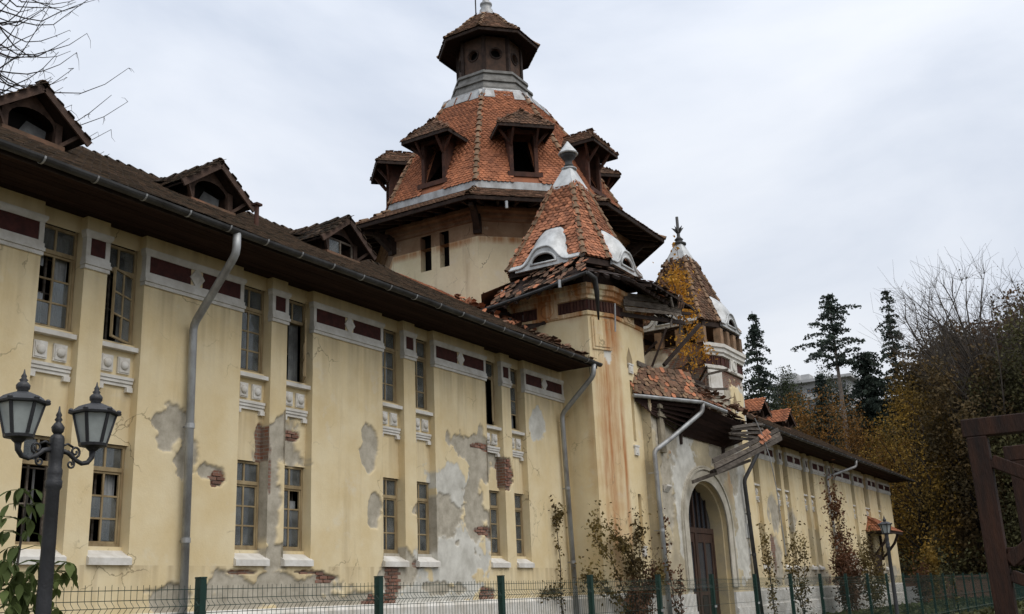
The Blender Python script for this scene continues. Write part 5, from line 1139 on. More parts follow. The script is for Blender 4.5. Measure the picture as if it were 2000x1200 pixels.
# ------------------------------------------------------------------ ground and hill
p, F = grid((-250, -250, 0), (900, 0, 0), (0, 900, 0), 6.0)
p[:, 2] = np.where((p[:, 0] > 0) & (p[:, 0] < 90) & (p[:, 1] > -10) & (p[:, 1] < 40), 0, fnoise(p[:, 0]*.05, p[:, 1]*.05)*.3)
np_mesh('ground', p, F, 'ground', smooth=True, kind='structure')
def hill_z(x, y):
    t = np.clip((np.asarray(x, float)-92)/120, 0, 1); t = t*t*(3-2*t); return t*36-.6+fnoise(np.asarray(x, float)*.03, np.asarray(y, float)*.03)*4*np.clip((np.asarray(x, float)-95)/40, 0, 1)
p, F = grid((86, -90, 0), (300, 0, 0), (0, 240, 0), 5.0); p[:, 2] = hill_z(p[:, 0], p[:, 1]); np_mesh('hillside', p, F, 'hill', smooth=True, kind='structure')

M['twig_bark'] = mat('grey_brown_twigs', (.10, .085, .07), .95, col2=(.06, .05, .042), scale=3, bump=0)
# ------------------------------------------------------------------ leaves and trees
def rand_rot(n):
    q = RNG.normal(size=(n, 4)); q /= np.linalg.norm(q, axis=1)[:, None]; w_, x, y, z = q.T
    return np.stack([np.stack([1-2*(y*y+z*z), 2*(x*y-z*w_), 2*(x*z+y*w_)], -1), np.stack([2*(x*y+z*w_), 1-2*(x*x+z*z), 2*(y*z-x*w_)], -1), np.stack([2*(x*z-y*w_), 2*(y*z+x*w_), 1-2*(x*x+y*y)], -1)], 1)
LV = np.array([(0, -.5, 0), (.30, -.1, .06), (0, .5, 0), (-.30, -.1, .06)]); LF = np.array([(0, 1, 2, 3)])
def leaf_mats(pts, size, droop=0.0):
    n = len(pts); Rm = rand_rot(n)*(size*RNG.uniform(.6, 1.35, n))[:, None, None]; T = np.zeros((n, 4, 4)); T[:, :3, :3] = Rm; T[:, :3, 3] = pts; T[:, 3, 3] = 1; return T
def leaf_obj(name, pts, size, m, parent, kind=None):
    V, F = replicate(LV, LF, leaf_mats(np.asarray(pts), size)); return np_mesh(name, V, F, m, parent, **({'kind': kind} if kind else {}))
def limb(b, p, q, r0, r1, bend=.12, n=5, sides=6):
    p, q = np.array(p, float), np.array(q, float); L_ = np.linalg.norm(q-p); off = RNG.normal(size=3)*bend*L_
    pts = [p+(q-p)*t+off*math.sin(math.pi*t) for t in np.linspace(0, 1, n)]; b.tube(pts, list(np.linspace(r0, r1, n)), sides); return pts
def deciduous(name, x, y, top, rad, base_frac, leafm, nleaf, size, label, cat='tree', group=None, barkm='dark_bark', clumps=46, tr=.28, z0=None, squash=1.0, bare=False, sigma=.13):
    z0 = float(hill_z(x, y)) if z0 is None else z0; h = top-z0; t = thing(name, (x, y, z0), label, cat, group)
    b = MB(); th = h*.62; limb(b, (x, y, z0-.5), (x+RNG.normal()*.3, y+RNG.normal()*.3, z0+th), tr, tr*.4, .02, 6, 8)
    cz = z0+h*(base_frac+1)/2; rz = h*(1-base_frac)/2; pts = []
    cc = []
    while len(cc) < clumps:
        v = RNG.uniform(-1, 1, 3)
        if np.linalg.norm(v) > 1 or np.linalg.norm(v) < .35: continue
        cc.append((x+v[0]*rad, y+v[1]*rad*squash, cz+v[2]*rz))
    for c in cc:
        zs = z0+min(th, max(h*.18, (c[2]-z0)*random.uniform(.45, .75))); pp = limb(b, (x, y, zs), c, tr*.32, .025, .10, 5, 5)
        if bare:
            for k in range(24):
                s = pp[random.choice([2, 3, 4])]; d = np.array(c)-np.array([x, y, zs]); d = d/np.linalg.norm(d)*rad*.22+RNG.normal(size=3)*rad*.13; limb(b, s, s+d, .018, .007, .12, 3, 3)
    b.build('trunk', barkm, t)
    per = nleaf//len(cc); P = np.concatenate([np.array(c)+np.clip(RNG.normal(size=(per, 3)), -1.7, 1.7)*np.array([rad*sigma*1.25, rad*sigma*1.25, rz*sigma]) for c in cc]) if nleaf else None
    if P is not None: leaf_obj('crown', P, size, leafm, t)
    return t
def conifer(name, x, y, top, width, z_low, label, m='needle', step=.55, gap=0.0, group=None, barkm='dark_bark', tr=.25, droop=.35, dens=1.0, power=.85, z0=None, up=0.0):
    z0 = float(hill_z(x, y)) if z0 is None else z0; t = thing(name, (x, y, z0), label, 'tree', group); h = top-z0
    b = MB(); b.tube([(x, y, z0-.5), (x, y, z0+h*.5), (x, y, top-.2)], [tr, tr*.65, .03], 8); P = []; sz = []
    z = z_low
    while z < top-.3:
        f = (top-z)/(top-z_low); L0 = width*f**power*random.uniform(.7, 1.15)+.2; nb = 6 if f > .15 else 4; ph = random.random()*6
        for k in range(nb):
            if random.random() < gap: continue
            a = ph+k*2*math.pi/nb+random.gauss(0, .2); L_ = L0*random.choice([.45, .7, .9, 1.0, 1.25, 1.5]); d = np.array([math.cos(a), math.sin(a), 0]); n_ = max(3, int(L_/.32*dens))
            e = np.array([x, y, z])+d*L_+np.array([0, 0, -droop*L_+up*L_]); b.tube([(x, y, z), tuple((np.array([x, y, z])+e)/2+np.array([0, 0, .12*L_])), tuple(e)], [.05, .035, .012], 4, False)
            for i in range(n_):
                s = (i+.6)/n_; c = np.array([x, y, z])*(1-s)+e*s+np.array([0, 0, .48*L_*s*(1-s)]); wq = .16+.26*L_*(1-s)*.5
                for q in range(15): P.append(c+np.array([-d[1], d[0], 0])*random.gauss(0, wq*.8)+np.array([0, 0, -abs(random.gauss(0, .20))])+d*random.gauss(0, .12))
        z += step*random.uniform(.7, 1.3)*(0.55+.45*f)
    b.build('trunk', barkm, t); leaf_obj('crown', P, .30, m, t); return t

conifer('spruce_tree', 100, 31.0, 29.2, 4.6, 4.0, 'dark spruce rising right behind the far turret', step=1.05, droop=.42, gap=.15)
conifer('pine_tree', 105, 24.3, 31.0, 3.3, 23.2, 'tall slim pine with a long bare trunk above the far wing roof', 'pine_needle', .85, .2, barkm='pine_bark', tr=.42, droop=-.12, power=.62, dens=1.1)
conifer('spruce_tree', 115, 20.4, 33.2, 4.0, 8.0, 'narrow pointed spruce standing between the tall pine and the bare tree', step=.95, gap=.2, droop=.30, power=.75)
conifer('ivy_clad_conifer', 110, 22.6, 25.4, 2.9, 4.0, 'dark bushy conifer close to the right of the tall bare pine trunk', step=.45, droop=.15, power=.32)
conifer('small_conifer', 118, 29.5, 25.5, 2.6, 12, 'small dark conifer top in front of the grey apartment block', 'pine_needle', step=.6, gap=.25, droop=.05)
deciduous('bare_tree', 96, 9.8, 27.8, 8.0, .58, 'leaf_brown', 500, .16, 'large leafless tree with fine twigs against the sky', bare=True, barkm='twig_bark', clumps=90, tr=.36)
deciduous('bare_tree', 100, 4.2, 28.2, 6.5, .60, 'leaf_brown', 400, .16, 'leafless twiggy tree at the right edge of the picture', bare=True, barkm='twig_bark', clumps=70, tr=.32)
G = 'autumn trees on the slope'
deciduous('autumn_tree', 112, 15.5, 26.8, 5.5, .2, 'leaf_brown', 30000, .33, 'brown leaved tree crown just right of the pointed spruce', group=G)
deciduous('autumn_tree', 108, 9.0, 27.2, 7, .15, 'leaf_rust', 36000, .34, 'rust brown tree under the large leafless tree', group=G)
deciduous('autumn_tree', 104, 2.5, 28.0, 7.5, .15, 'leaf_brown', 36000, .34, 'dull brown tree above the timber beam end', group=G)
deciduous('autumn_tree', 106, -6, 24, 7, .12, 'leaf_rust', 13300, 0.29, 'rust coloured tree outside the right edge', group=G)
deciduous('autumn_tree', 100, 25.6, 19.8, 4.4, .12, 'leaf_orange', 12350, 0.22, 'orange tree behind the far wing roof left of the bare pine trunk', group=G)
deciduous('autumn_tree', 102, 21.2, 18.0, 3.6, .1, 'leaf_orange', 9500, 0.22, 'orange brown tree right of the bare pine trunk above the roof', group=G)
deciduous('autumn_tree', 94, 16.4, 17.4, 4.6, .1, 'leaf_yellow', 17100, 0.21, 'golden yellow tree beyond the corner of the far wing', group=G)
deciduous('autumn_tree', 96, 11.6, 16.0, 4.6, .08, 'leaf_brown', 15200, 0.22, 'brown tree below the leafless tree right of the golden one', group=G)
deciduous('autumn_tree', 92, 6.8, 13.0, 4.0, .06, 'leaf_olive', 13300, 0.21, 'olive tree low beside the timber post', group=G)
deciduous('autumn_tree', 90, 2.2, 14.0, 4.5, .06, 'leaf_rust', 13300, 0.21, 'dark rust tree seen through the timber frame', group=G)
deciduous('autumn_tree', 98, 31.6, 21.5, 3.4, .2, 'leaf_dull', 12350, 0.22, 'dull green tree directly right of the far turret wall', group=G)
deciduous('autumn_tree', 118, 33.8, 23.5, 4.2, .15, 'leaf_dull', 13300, 0.24, 'green bushy tree hiding the lower left of the apartment block', group=G)
deciduous('autumn_tree', 120, 27.6, 20.5, 3.8, .1, 'leaf_dull', 11400, 0.24, 'dark green bushy tree below the apartment block', group=G)
deciduous('autumn_tree', 118, 23.0, 26.0, 3.2, .2, 'leaf_brown', 700, .25, 'thin grey brown tree between pine and pointed spruce', group=G, bare=True, barkm='bark')
deciduous('autumn_tree', 93, 11.4, 20.5, 4.2, .1, 'leaf_brown', 18000, .30, 'olive brown tree in front of the trunk of the large leafless tree', group=G)
deciduous('autumn_tree', 92, 6.6, 21.5, 4.4, .1, 'leaf_olive', 18000, .30, 'tall olive tree directly left above the timber beam end', group=G)
deciduous('autumn_tree', 91, 2.6, 21.0, 4.4, .1, 'leaf_rust', 18000, .30, 'rust brown tree right above the timber beam', group=G)
deciduous('autumn_tree', 126, 36.5, 27.0, 3.2, .2, 'leaf_dull', 11400, 0.24, 'green tree reaching up in front of the middle of the apartment block', group=G)
deciduous('autumn_tree', 128, 31.0, 27.5, 3.0, .2, 'leaf_dull', 9500, 0.24, 'dark green tree before the right end of the apartment block', group=G)
# wood beyond: one dark mass
n_ = 90000; X = RNG.uniform(112, 150, n_); Y = RNG.uniform(-60, 30, n_); Z = hill_z(X, Y)+RNG.uniform(0, 1, n_)**.8*(15+fnoise(X*.12, Y*.12)*9)
ok = (Y < 24) | (Z < hill_z(X, Y)+9)
leaf_obj('woodland', np.stack([X, Y, Z], -1)[ok], .50, 'leaf_brown', None, 'stuff')['label'] = 'mass of brown autumn woodland on the slope'
n_ = 14000; X = RNG.uniform(88, 97, n_); Y = RNG.uniform(-20, 24, n_); Z = hill_z(X, Y)+RNG.uniform(0, 1, n_)**1.4*(4.5+fnoise(X*.3, Y*.3)*5)
leaf_obj('undergrowth', np.stack([X, Y, Z], -1), .34, 'leaf_olive', None, 'stuff')['label'] = 'dark undergrowth at the foot of the wooded slope'

# bare larch behind the near wing
def larch():
    x, y = 19.9, 36.5; t = thing('bare_larch', (x, y, 0), 'bare tree with long sweeping branches behind the near wing roof', 'tree'); b = MB()
    b.tube([(x-.2, y, -.5), (x-.05, y, 14), (x, y, 24), (x+.1, y, 33)], [.42, .36, .24, .06], 9); b.build('trunk', 'dark_bark', t)
    br = MB()
    for z in np.arange(16.0, 33, .36):
        for k in range(3):
            a = random.uniform(-2.0, .5); L_ = random.uniform(3.0, 7.2)*(1.1-(z-16)/40); d = np.array([math.cos(a), math.sin(a)*.8, 0]); s = np.array([x, y, z])
            pts = [s+d*L_*u+np.array([0, 0, (-.30*math.sin(u*2.4)+.26*u*u)*L_*random.uniform(.75, 1.15)]) for u in np.linspace(0, 1, 8)]
            br.tube(pts, list(np.linspace(.042, .010, 8)), 5)
            for q in range(int(L_*1.6)):
                c = pts[random.randrange(2, 8)]; e = c+np.array([random.gauss(0, .15), random.gauss(0, .15), random.gauss(-.14, .2)]); br.tube([c, (c+e)/2+RNG.normal(size=3)*.05, e], [.012, .009, .005], 3, False)
    br.build('branches', 'dark_bark', t)
larch()

# ------------------------------------------------------------------ apartment block on the hill
def apartment():
    t = thing('apartment_block', (190, 50, 26), 'grey apartment block with balconies on the hill', 'building')
    x0, x1, y0, y1, z0, z1 = 190, 202, 42.5, 56.5, 24, 38.0
    b = MB(); b.box((x0, y0, z0), (x1, y1, z1)); b.build('wall', 'concrete', t)
    r = MB(); r.box((x0-1.6, y0-1, z1+.0), (x1+1, y1+1, z1+.55)); r.build('roof', 'concrete', t)
    r = MB(); r.box((194, 53, z1+.56), (198, 56, z1+3.2)); r.box((194, 50.4, z1+.56), (197, 52, z1+2.6)); r.build('stair_head', 'concrete', t)
    for fl in range(4):
        z = z1-1.0-fl*3.0
        for i in range(5):
            y = y0+.6+i*2.75; wdw = MB(); wdw.box((x0-.06, y, z-1.35), (x0-.01, y+1.5, z)); w_ = wdw.build('window', 'far_dark', t)
            f = MB(); f.box((x0-.12, y+.7, z-1.35), (x0-.062, y+.8, z)); f.build('window_bar', 'concrete', w_)
            if i % 2 == fl % 2: bb = MB(); bb.box((x0-1.3, y-.3, z-2.3), (x0, y+2.0, z-2.1)); bb.box((x0-1.3, y-.3, z-2.098), (x0-1.18, y+2.0, z-1.15)); bb.box((x0-1.178, y-.3, z-2.098), (x0, y-.2, z-1.15)); bb.build('balcony', 'concrete', t)
apartment()

# ------------------------------------------------------------------ fence
FY = 7.25; FE = thing('wire_fence', (6.57, FY, 0), 'green welded wire fence with square posts running along the building', 'fence')
pm = MB(); pm.box((-.035, -.035, 0), (.035, .035, 1.81)); pm.box((-.038, -.038, 1.811), (.038, .038, 1.825)); pm = pm.mesh('post', 'green')
zs_ = [0.08, .28, .30, .34, .38, .40, .88, .90, .94, .98, 1.0, 1.50, 1.52, 1.56, 1.60, 1.62, 1.735]
def foldy(z):
    for c in (.34, .94, 1.56):
        if abs(z-c) < .045: return -.045*(1-abs(z-c)/.045) if abs(z-c) > .001 else -.045
    return 0
wm = MB(); wm.tube([(0, foldy(z), z) for z in zs_], .0029, 4); wmesh = wm.mesh('wire', 'green')
k = -2
while 6.57+2.5*k < 92:
    x0 = 6.57+2.5*k; inst('post', pm, FE, Matrix.Translation((x0, FY, -.02)))
    if 0 <= k < 12:
        c = MB(); c.box((-.05, -.045, 1.2), (.05, -.036, 1.24)); inst('clip', c.mesh('clip', 'zinc'), FE, Matrix.Translation((x0, FY, 0)))
    b = MB()
    for z in (.10, .28, .40, .62, .88, 1.0, 1.25, 1.50, 1.62, 1.70): b.beam((x0+.04, FY-.006, z), (x0+2.46, FY-.006, z), .006, .006)
    for z in (.34, .94, 1.56): b.beam((x0+.04, FY-.051, z), (x0+2.46, FY-.051, z), .006, .006)
    xs_ = np.arange(x0+.07, x0+2.45, .0625)
    if -1 <= k <= 4:
        po = b.build('wire_panel', 'green', FE)
        for x in xs_: inst('wire', wmesh, po, Matrix.Translation((x, FY, random.gauss(0, .004))))
    else:
        for x in xs_: b.tube([(x, FY+foldy(z), z) for z in zs_], .0029, 3, False)
        b.build('wire_panel', 'green', FE)
    k += 1

# ------------------------------------------------------------------ lamps
def lamp(x, y, arms, label, detail=True, ang=0.0):
    t = thing('street_lamp', (x, y, 0), label, 'street lamp', 'cast iron park lamps'); T = Matrix.Translation((x, y, 0)) @ Matrix.Rotation(ang, 4, 'Z')
    b = MB(); b.lathe([(.11, 0), (.11, .25), (.085, .30), (.075, .55), (.062, .62), (.055, .66), (.052, 1.5), (.046, 2.38), (.058, 2.40), (.060, 2.44), (.050, 2.46), (.055, 2.49), (.055, 2.52), (.047, 2.54), (.047, 2.60), (.052, 2.62), (.052, 2.74), (.046, 2.765), (.03, 2.78)], (0, 0, 0), 16); b.build('post', 'iron', t, True, Mw=T)
    if arms == 2:
        b = MB(); b.lathe([(.022, 2.775), (.040, 2.80), (.046, 2.83), (.030, 2.855), (.018, 2.87), (.028, 2.885), (.016, 2.905), (.022, 2.92), (.010, 2.945), (.004, 2.985)], (0, 0, 0), 12); b.build('finial', 'iron', t, True, Mw=T)
    heads = [(-.30, 0), (.30, 0)] if arms == 2 else [(0, .04)]
    for hx, hz in heads:
        s = 1 if hx > 0 else -1; z = 2.735+hz; H = T @ Matrix.Translation((hx, 0, z))
        if arms == 2:
            a = MB(); a.tube([(s*.045, 0, 2.665), (s*.10, 0, 2.655), (s*.16, 0, 2.61), (s*.215, 0, 2.588), (s*.265, 0, 2.60), (s*.297, 0, 2.64), (s*.30, 0, 2.70)], [.02, .018, .017, .017, .018, .02, .026], 8)
            sp = lambda cx_, cz_, r0, turns, st, dr: [(cx_+r*math.cos(th)*s, 0, cz_+r*math.sin(th)) for th, r in ((st+dr*u*turns*2*math.pi, r0*(1-.75*u)) for u in np.linspace(0, 1, 18))]
            a.tube(sp(s*.155, 2.668, .042, 1.3, -1.2, 1), .009, 6); a.tube(sp(s*.125, 2.575, .034, 1.3, 1.2, -1), .008, 6); a.tube([(s*.05, 0, 2.70), (s*.09, 0, 2.72), (s*.135, 0, 2.70)], .009, 6); a.build('scroll_arm', 'iron', t, True, Mw=T)
        h = MB(); n = 6; rot = R(30)
        h.lathe([(.03, -.045), (.055, -.02), (.10, -.012), (.104, .008), (.085, .012)], (0, 0, 0), 12); h.build('lantern_base', 'iron', t, False, Mw=H)
        zb_, zt_, rb, rt = .012, .225, .096, .152
        for k in range(n):
            a0, a1 = rot+k*math.pi/3, rot+(k+1)*math.pi/3; c0 = lambda r, z_: (r*math.cos(a0), r*math.sin(a0), z_); c1 = lambda r, z_: (r*math.cos(a1), r*math.sin(a1), z_)
            g = MB(); g.add([c0(rb*.97, zb_), c1(rb*.97, zb_), c1(rt*.97, zt_), c0(rt*.97, zt_)], [(0, 1, 2, 3)]); g.build('glass_pane', 'lamp_glass', t, Mw=H)
            q = MB(); q.beam(c0(rb, zb_), c0(rt, zt_), .022, .014, (math.cos(a0), math.sin(a0), 0)); q.build('glazing_rib', 'iron', t, Mw=H)
        rf = MB(); rf.lathe([(.150, .222), (.186, .226), (.190, .240), (.160, .252), (.120, .285), (.070, .305), (.040, .310)], (0, 0, 0), 6, None, rot)
        for k in range(n): a0 = rot+k*math.pi/3; rf.lathe([(.0, -.01), (.016, .0), (.020, .014), (.012, .026), (.0, .030)], (.168*math.cos(a0), .168*math.sin(a0), .238), 8)
        rf.build('lantern_roof', 'iron', t, False, Mw=H)
        f = MB(); f.lathe([(.042, .305), (.036, .322), (.046, .335), (.048, .36), (.034, .378), (.022, .386), (.030, .398), (.016, .412), (.020, .424), (.008, .446), (.003, .475)], (0, 0, 0), 12); f.build('lantern_finial', 'iron', t, True, Mw=H)
    return t
lamp(4.585, 6.6, 2, 'near cast iron street lamp with two lanterns in front of the yellow wall')
lamp(28.9, 6.0, 1, 'single lantern street lamp in front of the small side canopy')
lamp(70.0, 8.75, 1, 'far small street lamp beside the timber post')

# ------------------------------------------------------------------ timber frame at the right edge
tf = thing('timber_frame', (9.0, 1.08, 0), 'dark red brown timber frame with diagonal braces at the right edge', 'timber frame')
def tb(name, p, q, w_, h, up=(0, 0, 1)):
    b = MB(); b.beam(p, q, w_, h, up); o = b.build(name, 'timber', tf); md = o.modifiers.new('edge', 'BEVEL'); md.width = .008; md.segments = 2; return o
tb('post', (9.0, 1.06, -.1), (9.0, 1.06, 2.60), .15, .15, (0, 1, 0)); tb('post', (9.0, -1.3, -.1), (9.0, -1.3, 2.60), .15, .15, (0, 1, 0)); tb('post', (11.2, 1.0, -.1), (11.2, 1.0, 2.6), .14, .14, (0, 1, 0)); tb('post', (11.2, -1.3, -.1), (11.2, -1.3, 2.6), .14, .14, (0, 1, 0))
tb('beam', (9.0, 1.16, 2.675), (9.0, -1.7, 2.675), .14, .145); tb('beam', (11.2, 1.1, 2.675), (11.2, -1.7, 2.675), .14, .145); tb('cross_beam', (9.08, -1.3, 2.675), (11.12, -1.3, 2.675), .12, .14)
tb('brace', (9.0, .98, 2.40), (9.0, .42, 2.10), .10, .13, (1, 0, 0)); tb('brace', (9.0, .98, 1.62), (9.0, .40, 2.04), .10, .12, (1, 0, 0)); tb('rail', (9.0, .98, 1.66), (9.0, -1.2, 1.66), .08, .14); tb('brace', (9.0, .98, 1.52), (9.0, .2, 1.15), .09, .13, (1, 0, 0))

# ------------------------------------------------------------------ plants
def big_leaf():
    b = MB(); n = 7; vs = []
    for i in range(n):
        t_ = i/(n-1); w_ = .26*math.sin(math.pi*min(1, t_*1.02)**.75)*(1-.15*t_)+.004; z = -.18*t_*t_
        vs += [(-w_, t_, z+.06*w_/.26), (0, t_, z), (w_, t_, z+.06*w_/.26)]
    f = []
    for i in range(n-1):
        a = 3*i; f += [(a, a+1, a+4, a+3), (a+1, a+2, a+5, a+4)]
    b.add(vs, f); return b.mesh('leaf', 'leaf_green', True)
BLm = big_leaf()
sp = thing('leafy_sapling', (4.62, 7.0, 0), 'young broad leaved sapling beside the near street lamp', 'sapling')
st = MB(); stems = [[(4.62, 7.0, 0), (4.64, 7.0, 1.0), (4.60, 6.98, 1.7), (4.66, 7.0, 2.42)], [(4.62, 7.0, .4), (4.75, 7.02, 1.2), (4.92, 7.05, 1.9)], [(4.62, 7.0, .5), (4.5, 6.95, 1.1), (4.46, 6.95, 1.9)]]
for s in stems: st.tube(s, [.009]*len(s), 6)
st.build('stem', 'bark', sp)
for s in stems:
    for i in range(21):
        t_ = (i+1.2)/21.5; seg = t_*(len(s)-1); k = min(int(seg), len(s)-2); c = Vector(s[k]).lerp(Vector(s[k+1]), seg-k)
        if c.z < 1.0: continue
        for q in range(5):
            a = random.uniform(0, 6.28); d = Vector((math.cos(a)*1.2, math.sin(a)*.6, .15)); d.y = -abs(d.y) if random.random() < .6 else d.y; pet = c+d*random.uniform(.08, .2); pb = MB(); pb.tube([c, (c+pet)/2+Vector((0, 0, .02)), pet], .004, 4); pb.build('leaf_stalk', 'leaf_green', sp)
            for w_ in range(2):
                a2 = a+random.gauss(0, .6); tilt = random.uniform(-1.4, -.45); v = Vector((math.cos(a2)*math.cos(tilt), math.sin(a2)*math.cos(tilt)*.7, math.sin(tilt))).normalized(); u = v.cross(Vector((0, 0, 1))).normalized(); nn = u.cross(v); sz_ = random.uniform(.07, .16)
                inst('leaf', BLm, sp, frame(pet, u, v, nn) @ Matrix.Scale(sz_, 4))
def creeper(name, base, paths, leafm, n, size, spread, label, group='creepers and shrubs along the facade', stem='dark_bark'):
    t = thing(name, base, label, 'creeper', group); b = MB(); P = []
    for path in paths:
        pp = [np.array(p, float) for p in path]; b.tube(pp, list(np.linspace(.022, .007, len(pp))), 5)
        m_ = int(n/len(paths))
        for i in range(m_):
            s = random.random()**.8*(len(pp)-1); k = min(int(s), len(pp)-2); c = pp[k]*(1-(s-k))+pp[k+1]*(s-k); cl = 1.0+.7*math.sin(s*7+len(P)*.0); P.append(c+RNG.normal(size=3)*np.array([spread*cl, spread*.45, spread*cl]))
    b.build('stem', stem, t); leaf_obj('leaves', P, size, leafm, t); return t
creeper('wall_creeper', (29.9, 16.4, 0), [[(29.9, 16.4, 0), (29.85, 16.45, 1.5), (29.95, 16.47, 2.6), (29.85, 16.48, 3.6), (29.75, 16.48, 4.5)], [(29.9, 16.4, 1.6), (29.2, 16.4, 1.7), (28.6, 16.4, 1.65)], [(29.85, 16.48, 3.9), (30.2, 16.45, 4.25)]], 'vine', 542, 0.115, .11, 'thin olive creeper climbing left of the corner downpipe')
creeper('wall_creeper', (31.6, 14.9, 0), [[(31.6, 14.9, 0), (31.4, 14.9, 1.4), (30.9, 15.1, 2.6), (30.4, 15.4, 3.3), (30.75, 15.4, 4.1)], [(31.6, 14.9, .6), (31.9, 14.8, 1.8), (31.7, 14.85, 2.7), (31.2, 14.9, 3.2)], [(31.6, 14.9, .5), (32.3, 14.8, 1.8), (32.6, 14.85, 3.0), (32.65, 14.85, 4.0)], [(31.6, 14.9, .8), (32.1, 14.7, 2.0), (31.6, 14.8, 2.8), (31.0, 15.2, 3.7)], [(31.6, 14.9, .9), (30.4, 15.3, 1.9), (29.9, 15.7, 2.2)], [(31.8, 14.8, .9), (33.0, 14.6, 1.8), (33.6, 14.5, 2.2)]], 'vine', 3100, 0.122, .19, 'bushy olive brown creeper sprawling at the foot of the near turret')
creeper('wall_creeper', (31.9, 14.6, 0), [[(31.9, 14.6, 0), (32.0, 14.6, 1.0), (32.3, 14.6, 1.9)], [(31.9, 14.6, 0), (31.5, 14.6, 1.2), (31.2, 14.6, 1.7)], [(31.9, 14.6, 0), (32.6, 14.6, 1.0), (32.9, 14.6, 2.6)]], 'vine_red', 1938, 0.115, .22, 'reddish creeper tangle behind the fence below the near turret')
creeper('wall_creeper', (34.4, 14.3, 0), [[(34.4, 14.3, 0), (34.5, 14.3, 1.2), (34.9, 14.4, 2.2)], [(34.4, 14.3, .3), (34.1, 14.4, 1.4), (34.05, 14.5, 2.6), (34.15, 14.55, 4.2)]], 'vine_red', 542, 0.115, .13, 'sparse creeper at the downpipe left of the gate')
creeper('wall_creeper', (44.4, 14.2, 0), [[(44.4, 14.2, 0), (44.6, 14.3, 1.8), (44.9, 14.4, 3.2), (44.7, 14.4, 3.9)], [(44.4, 14.2, .5), (45.6, 14.6, 2.0), (46.1, 14.8, 3.0)]], 'vine', 542, 0.122, .22, 'olive creeper at the dark downpipe right of the gate')
creeper('facade_shrub', (52.5, 15.3, 0), [[(52.5, 15.3, 0), (52.3, 15.3, 2.0), (52.0, 15.3, 4.2)], [(52.5, 15.3, 0), (53.3, 15.3, 2.0), (54.0, 15.3, 3.9)], [(52.5, 15.3, 0), (51.4, 15.3, 1.8), (50.8, 15.3, 2.8)]], 'vine', 1033, 0.144, .38, 'thin pale leaved shrub before the far wing windows')
creeper('facade_shrub', (61.0, 15.2, 0), [[(61.0, 15.2, 0), (60.9, 15.2, 2.5), (60.7, 15.2, 5.2), (60.4, 15.3, 6.6)], [(61.0, 15.2, 0), (61.6, 15.2, 1.8), (61.9, 15.2, 3.6)], [(61.0, 15.2, 0), (60.2, 15.2, 1.6), (60.0, 15.2, 3.4)], [(61, 15.2, 0), (62.6, 15.2, 1.4), (63, 15.2, 2.6)]], 'vine_red', 4651, 0.173, .50, 'dense red brown shrub climbing the far wing downpipe')
creeper('facade_shrub', (67.0, 15.3, 0), [[(67, 15.3, 0), (66.6, 15.3, 1.8), (66.2, 15.3, 3.5)], [(67, 15.3, 0), (67.8, 15.3, 1.8), (68.2, 15.3, 4.3)], [(67, 15.3, 0), (69.2, 15.2, 1.2), (70, 15.2, 2.2)]], 'vine', 2196, 0.173, .50, 'dark leaved shrub left of the small side canopy')
creeper('facade_shrub', (76.5, 14.0, 0), [[(76.5, 14, 0), (76, 14, 1.2), (75.4, 14, 1.9)], [(76.5, 14, 0), (77.6, 14, 1.2), (78.6, 14, 1.9)]], 'vine_red', 1162, 0.187, .5, 'low shrub in front of the side door')
creeper('yellow_shrub', (86.5, 15.0, 0), [[(86.5, 15, 0), (86.2, 15, 2), (86, 15, 4)], [(86.5, 15, 0), (87.4, 15, 2), (87.6, 15, 3.6)]], 'leaf_yellow', 1100, .26, .55, 'golden shrub at the end corner of the far wing')
creeper('climbing_vine', (47, 7.4, 0), [[(44, 7.3, 0), (44.2, 7.3, 1.0), (44.1, 7.3, 1.9)], [(46, 7.3, 0), (46.2, 7.3, 1.2), (46.4, 7.3, 1.8)]], 'leaf_olive', 420, .11, .16, 'pale green vine growing through the fence beyond the far lamp')
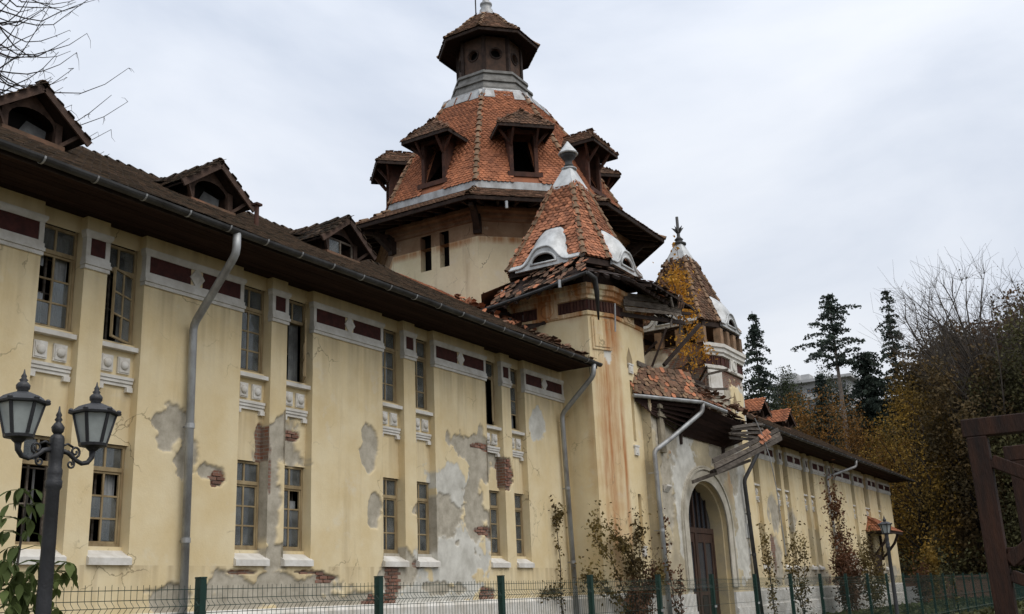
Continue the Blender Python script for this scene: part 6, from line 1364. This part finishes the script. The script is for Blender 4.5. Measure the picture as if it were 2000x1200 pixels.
# golden birch rooted in the porch roof
bt = thing('golden_birch', (41.3, 15.7, 9.7), 'yellow leaved birch sapling growing from the roof against the far turret', 'sapling'); b = MB(); P = []
for path in ([(41.3, 15.7, 9.6), (41.1, 15.7, 11.5), (40.8, 15.6, 13.6), (40.5, 15.6, 16.3)], [(41.5, 15.7, 9.6), (41.5, 15.65, 11.0), (41.9, 15.5, 12.6), (41.6, 15.4, 13.6)], [(41.3, 15.7, 10), (40.4, 15.6, 12.0), (39.6, 15.5, 13.9), (38.9, 15.4, 14.6)], [(41.3, 15.7, 9.8), (42.6, 15.3, 11.0), (43.0, 15.2, 11.5)]): b.tube(path, [.035, .028, .018, .008], 5)
b.build('stem', 'bark', bt)
for c, s, n_ in (((40.35, 15.6, 14.1), (.30, .25, .42), 420), ((40.6, 15.6, 13.2), (.26, .25, .36), 340), ((40.3, 15.6, 14.8), (.24, .25, .25), 130), ((41.3, 15.5, 12.3), (.22, .2, .28), 130), ((39.1, 15.4, 14.3), (.40, .2, .14), 60), ((40.2, 15.6, 15.9), (.10, .1, .4), 26), ((41.9, 15.3, 11.5), (.36, .2, .16), 100), ((40.1, 15.5, 11.5), (.42, .2, .22), 110), ((40.9, 15.6, 11.0), (.3, .2, .4), 70)): P.append(np.array(c)+RNG.normal(size=(n_, 3))*np.array(s))
leaf_obj('leaves', np.concatenate(P), .155, 'leaf_gold', bt)
creeper('roof_weed', (33.4, 20.2, 12.1), [[(33.4, 20.3, 12), (33.4, 20.3, 12.9)], [(33.2, 20.8, 12.2), (33.0, 20.9, 13.0)], [(33.4, 21.6, 12.6), (33.3, 21.7, 13.2)]], 'leaf_brown', 160, .10, .14, 'dry brown weeds on the roof at the foot of the tower drum', None)
# low wall and stone block at the far end, grass
lw = MB(); lw.box((88, 9.5, -.3), (88.5, 17.5, 1.7)); lw.box((87.9, 9.4, 1.703), (88.6, 17.6, 1.85)); tag(lw.build('low_wall', 'brick'), 'low brick wall beyond the end of the far wing', 'wall')
bm_ = MB(); bm_.prism([(84.2, 15.6, -.2), (86.6, 15.6, -.2), (86.3, 15.6, .5), (85.0, 15.6, 1.0), (84.3, 15.6, 1.2)], (0, 1.0, 0)); tag(bm_.build('stone_cheek_wall', 'concrete'), 'sloping grey stone cheek wall at the end of the far wing', 'wall')
n_ = 9000; X = RNG.uniform(6, 88, n_); Y = np.where(RNG.random(n_) < .5, RNG.uniform(7.3, 14.2, n_), RNG.uniform(3, 7.2, n_)); P = np.stack([X, Y, RNG.random(n_)*.22], -1)
g = leaf_obj('grass', P, .30, 'grass', None, 'stuff'); g['label'] = 'rough grass and weeds in front of the building'
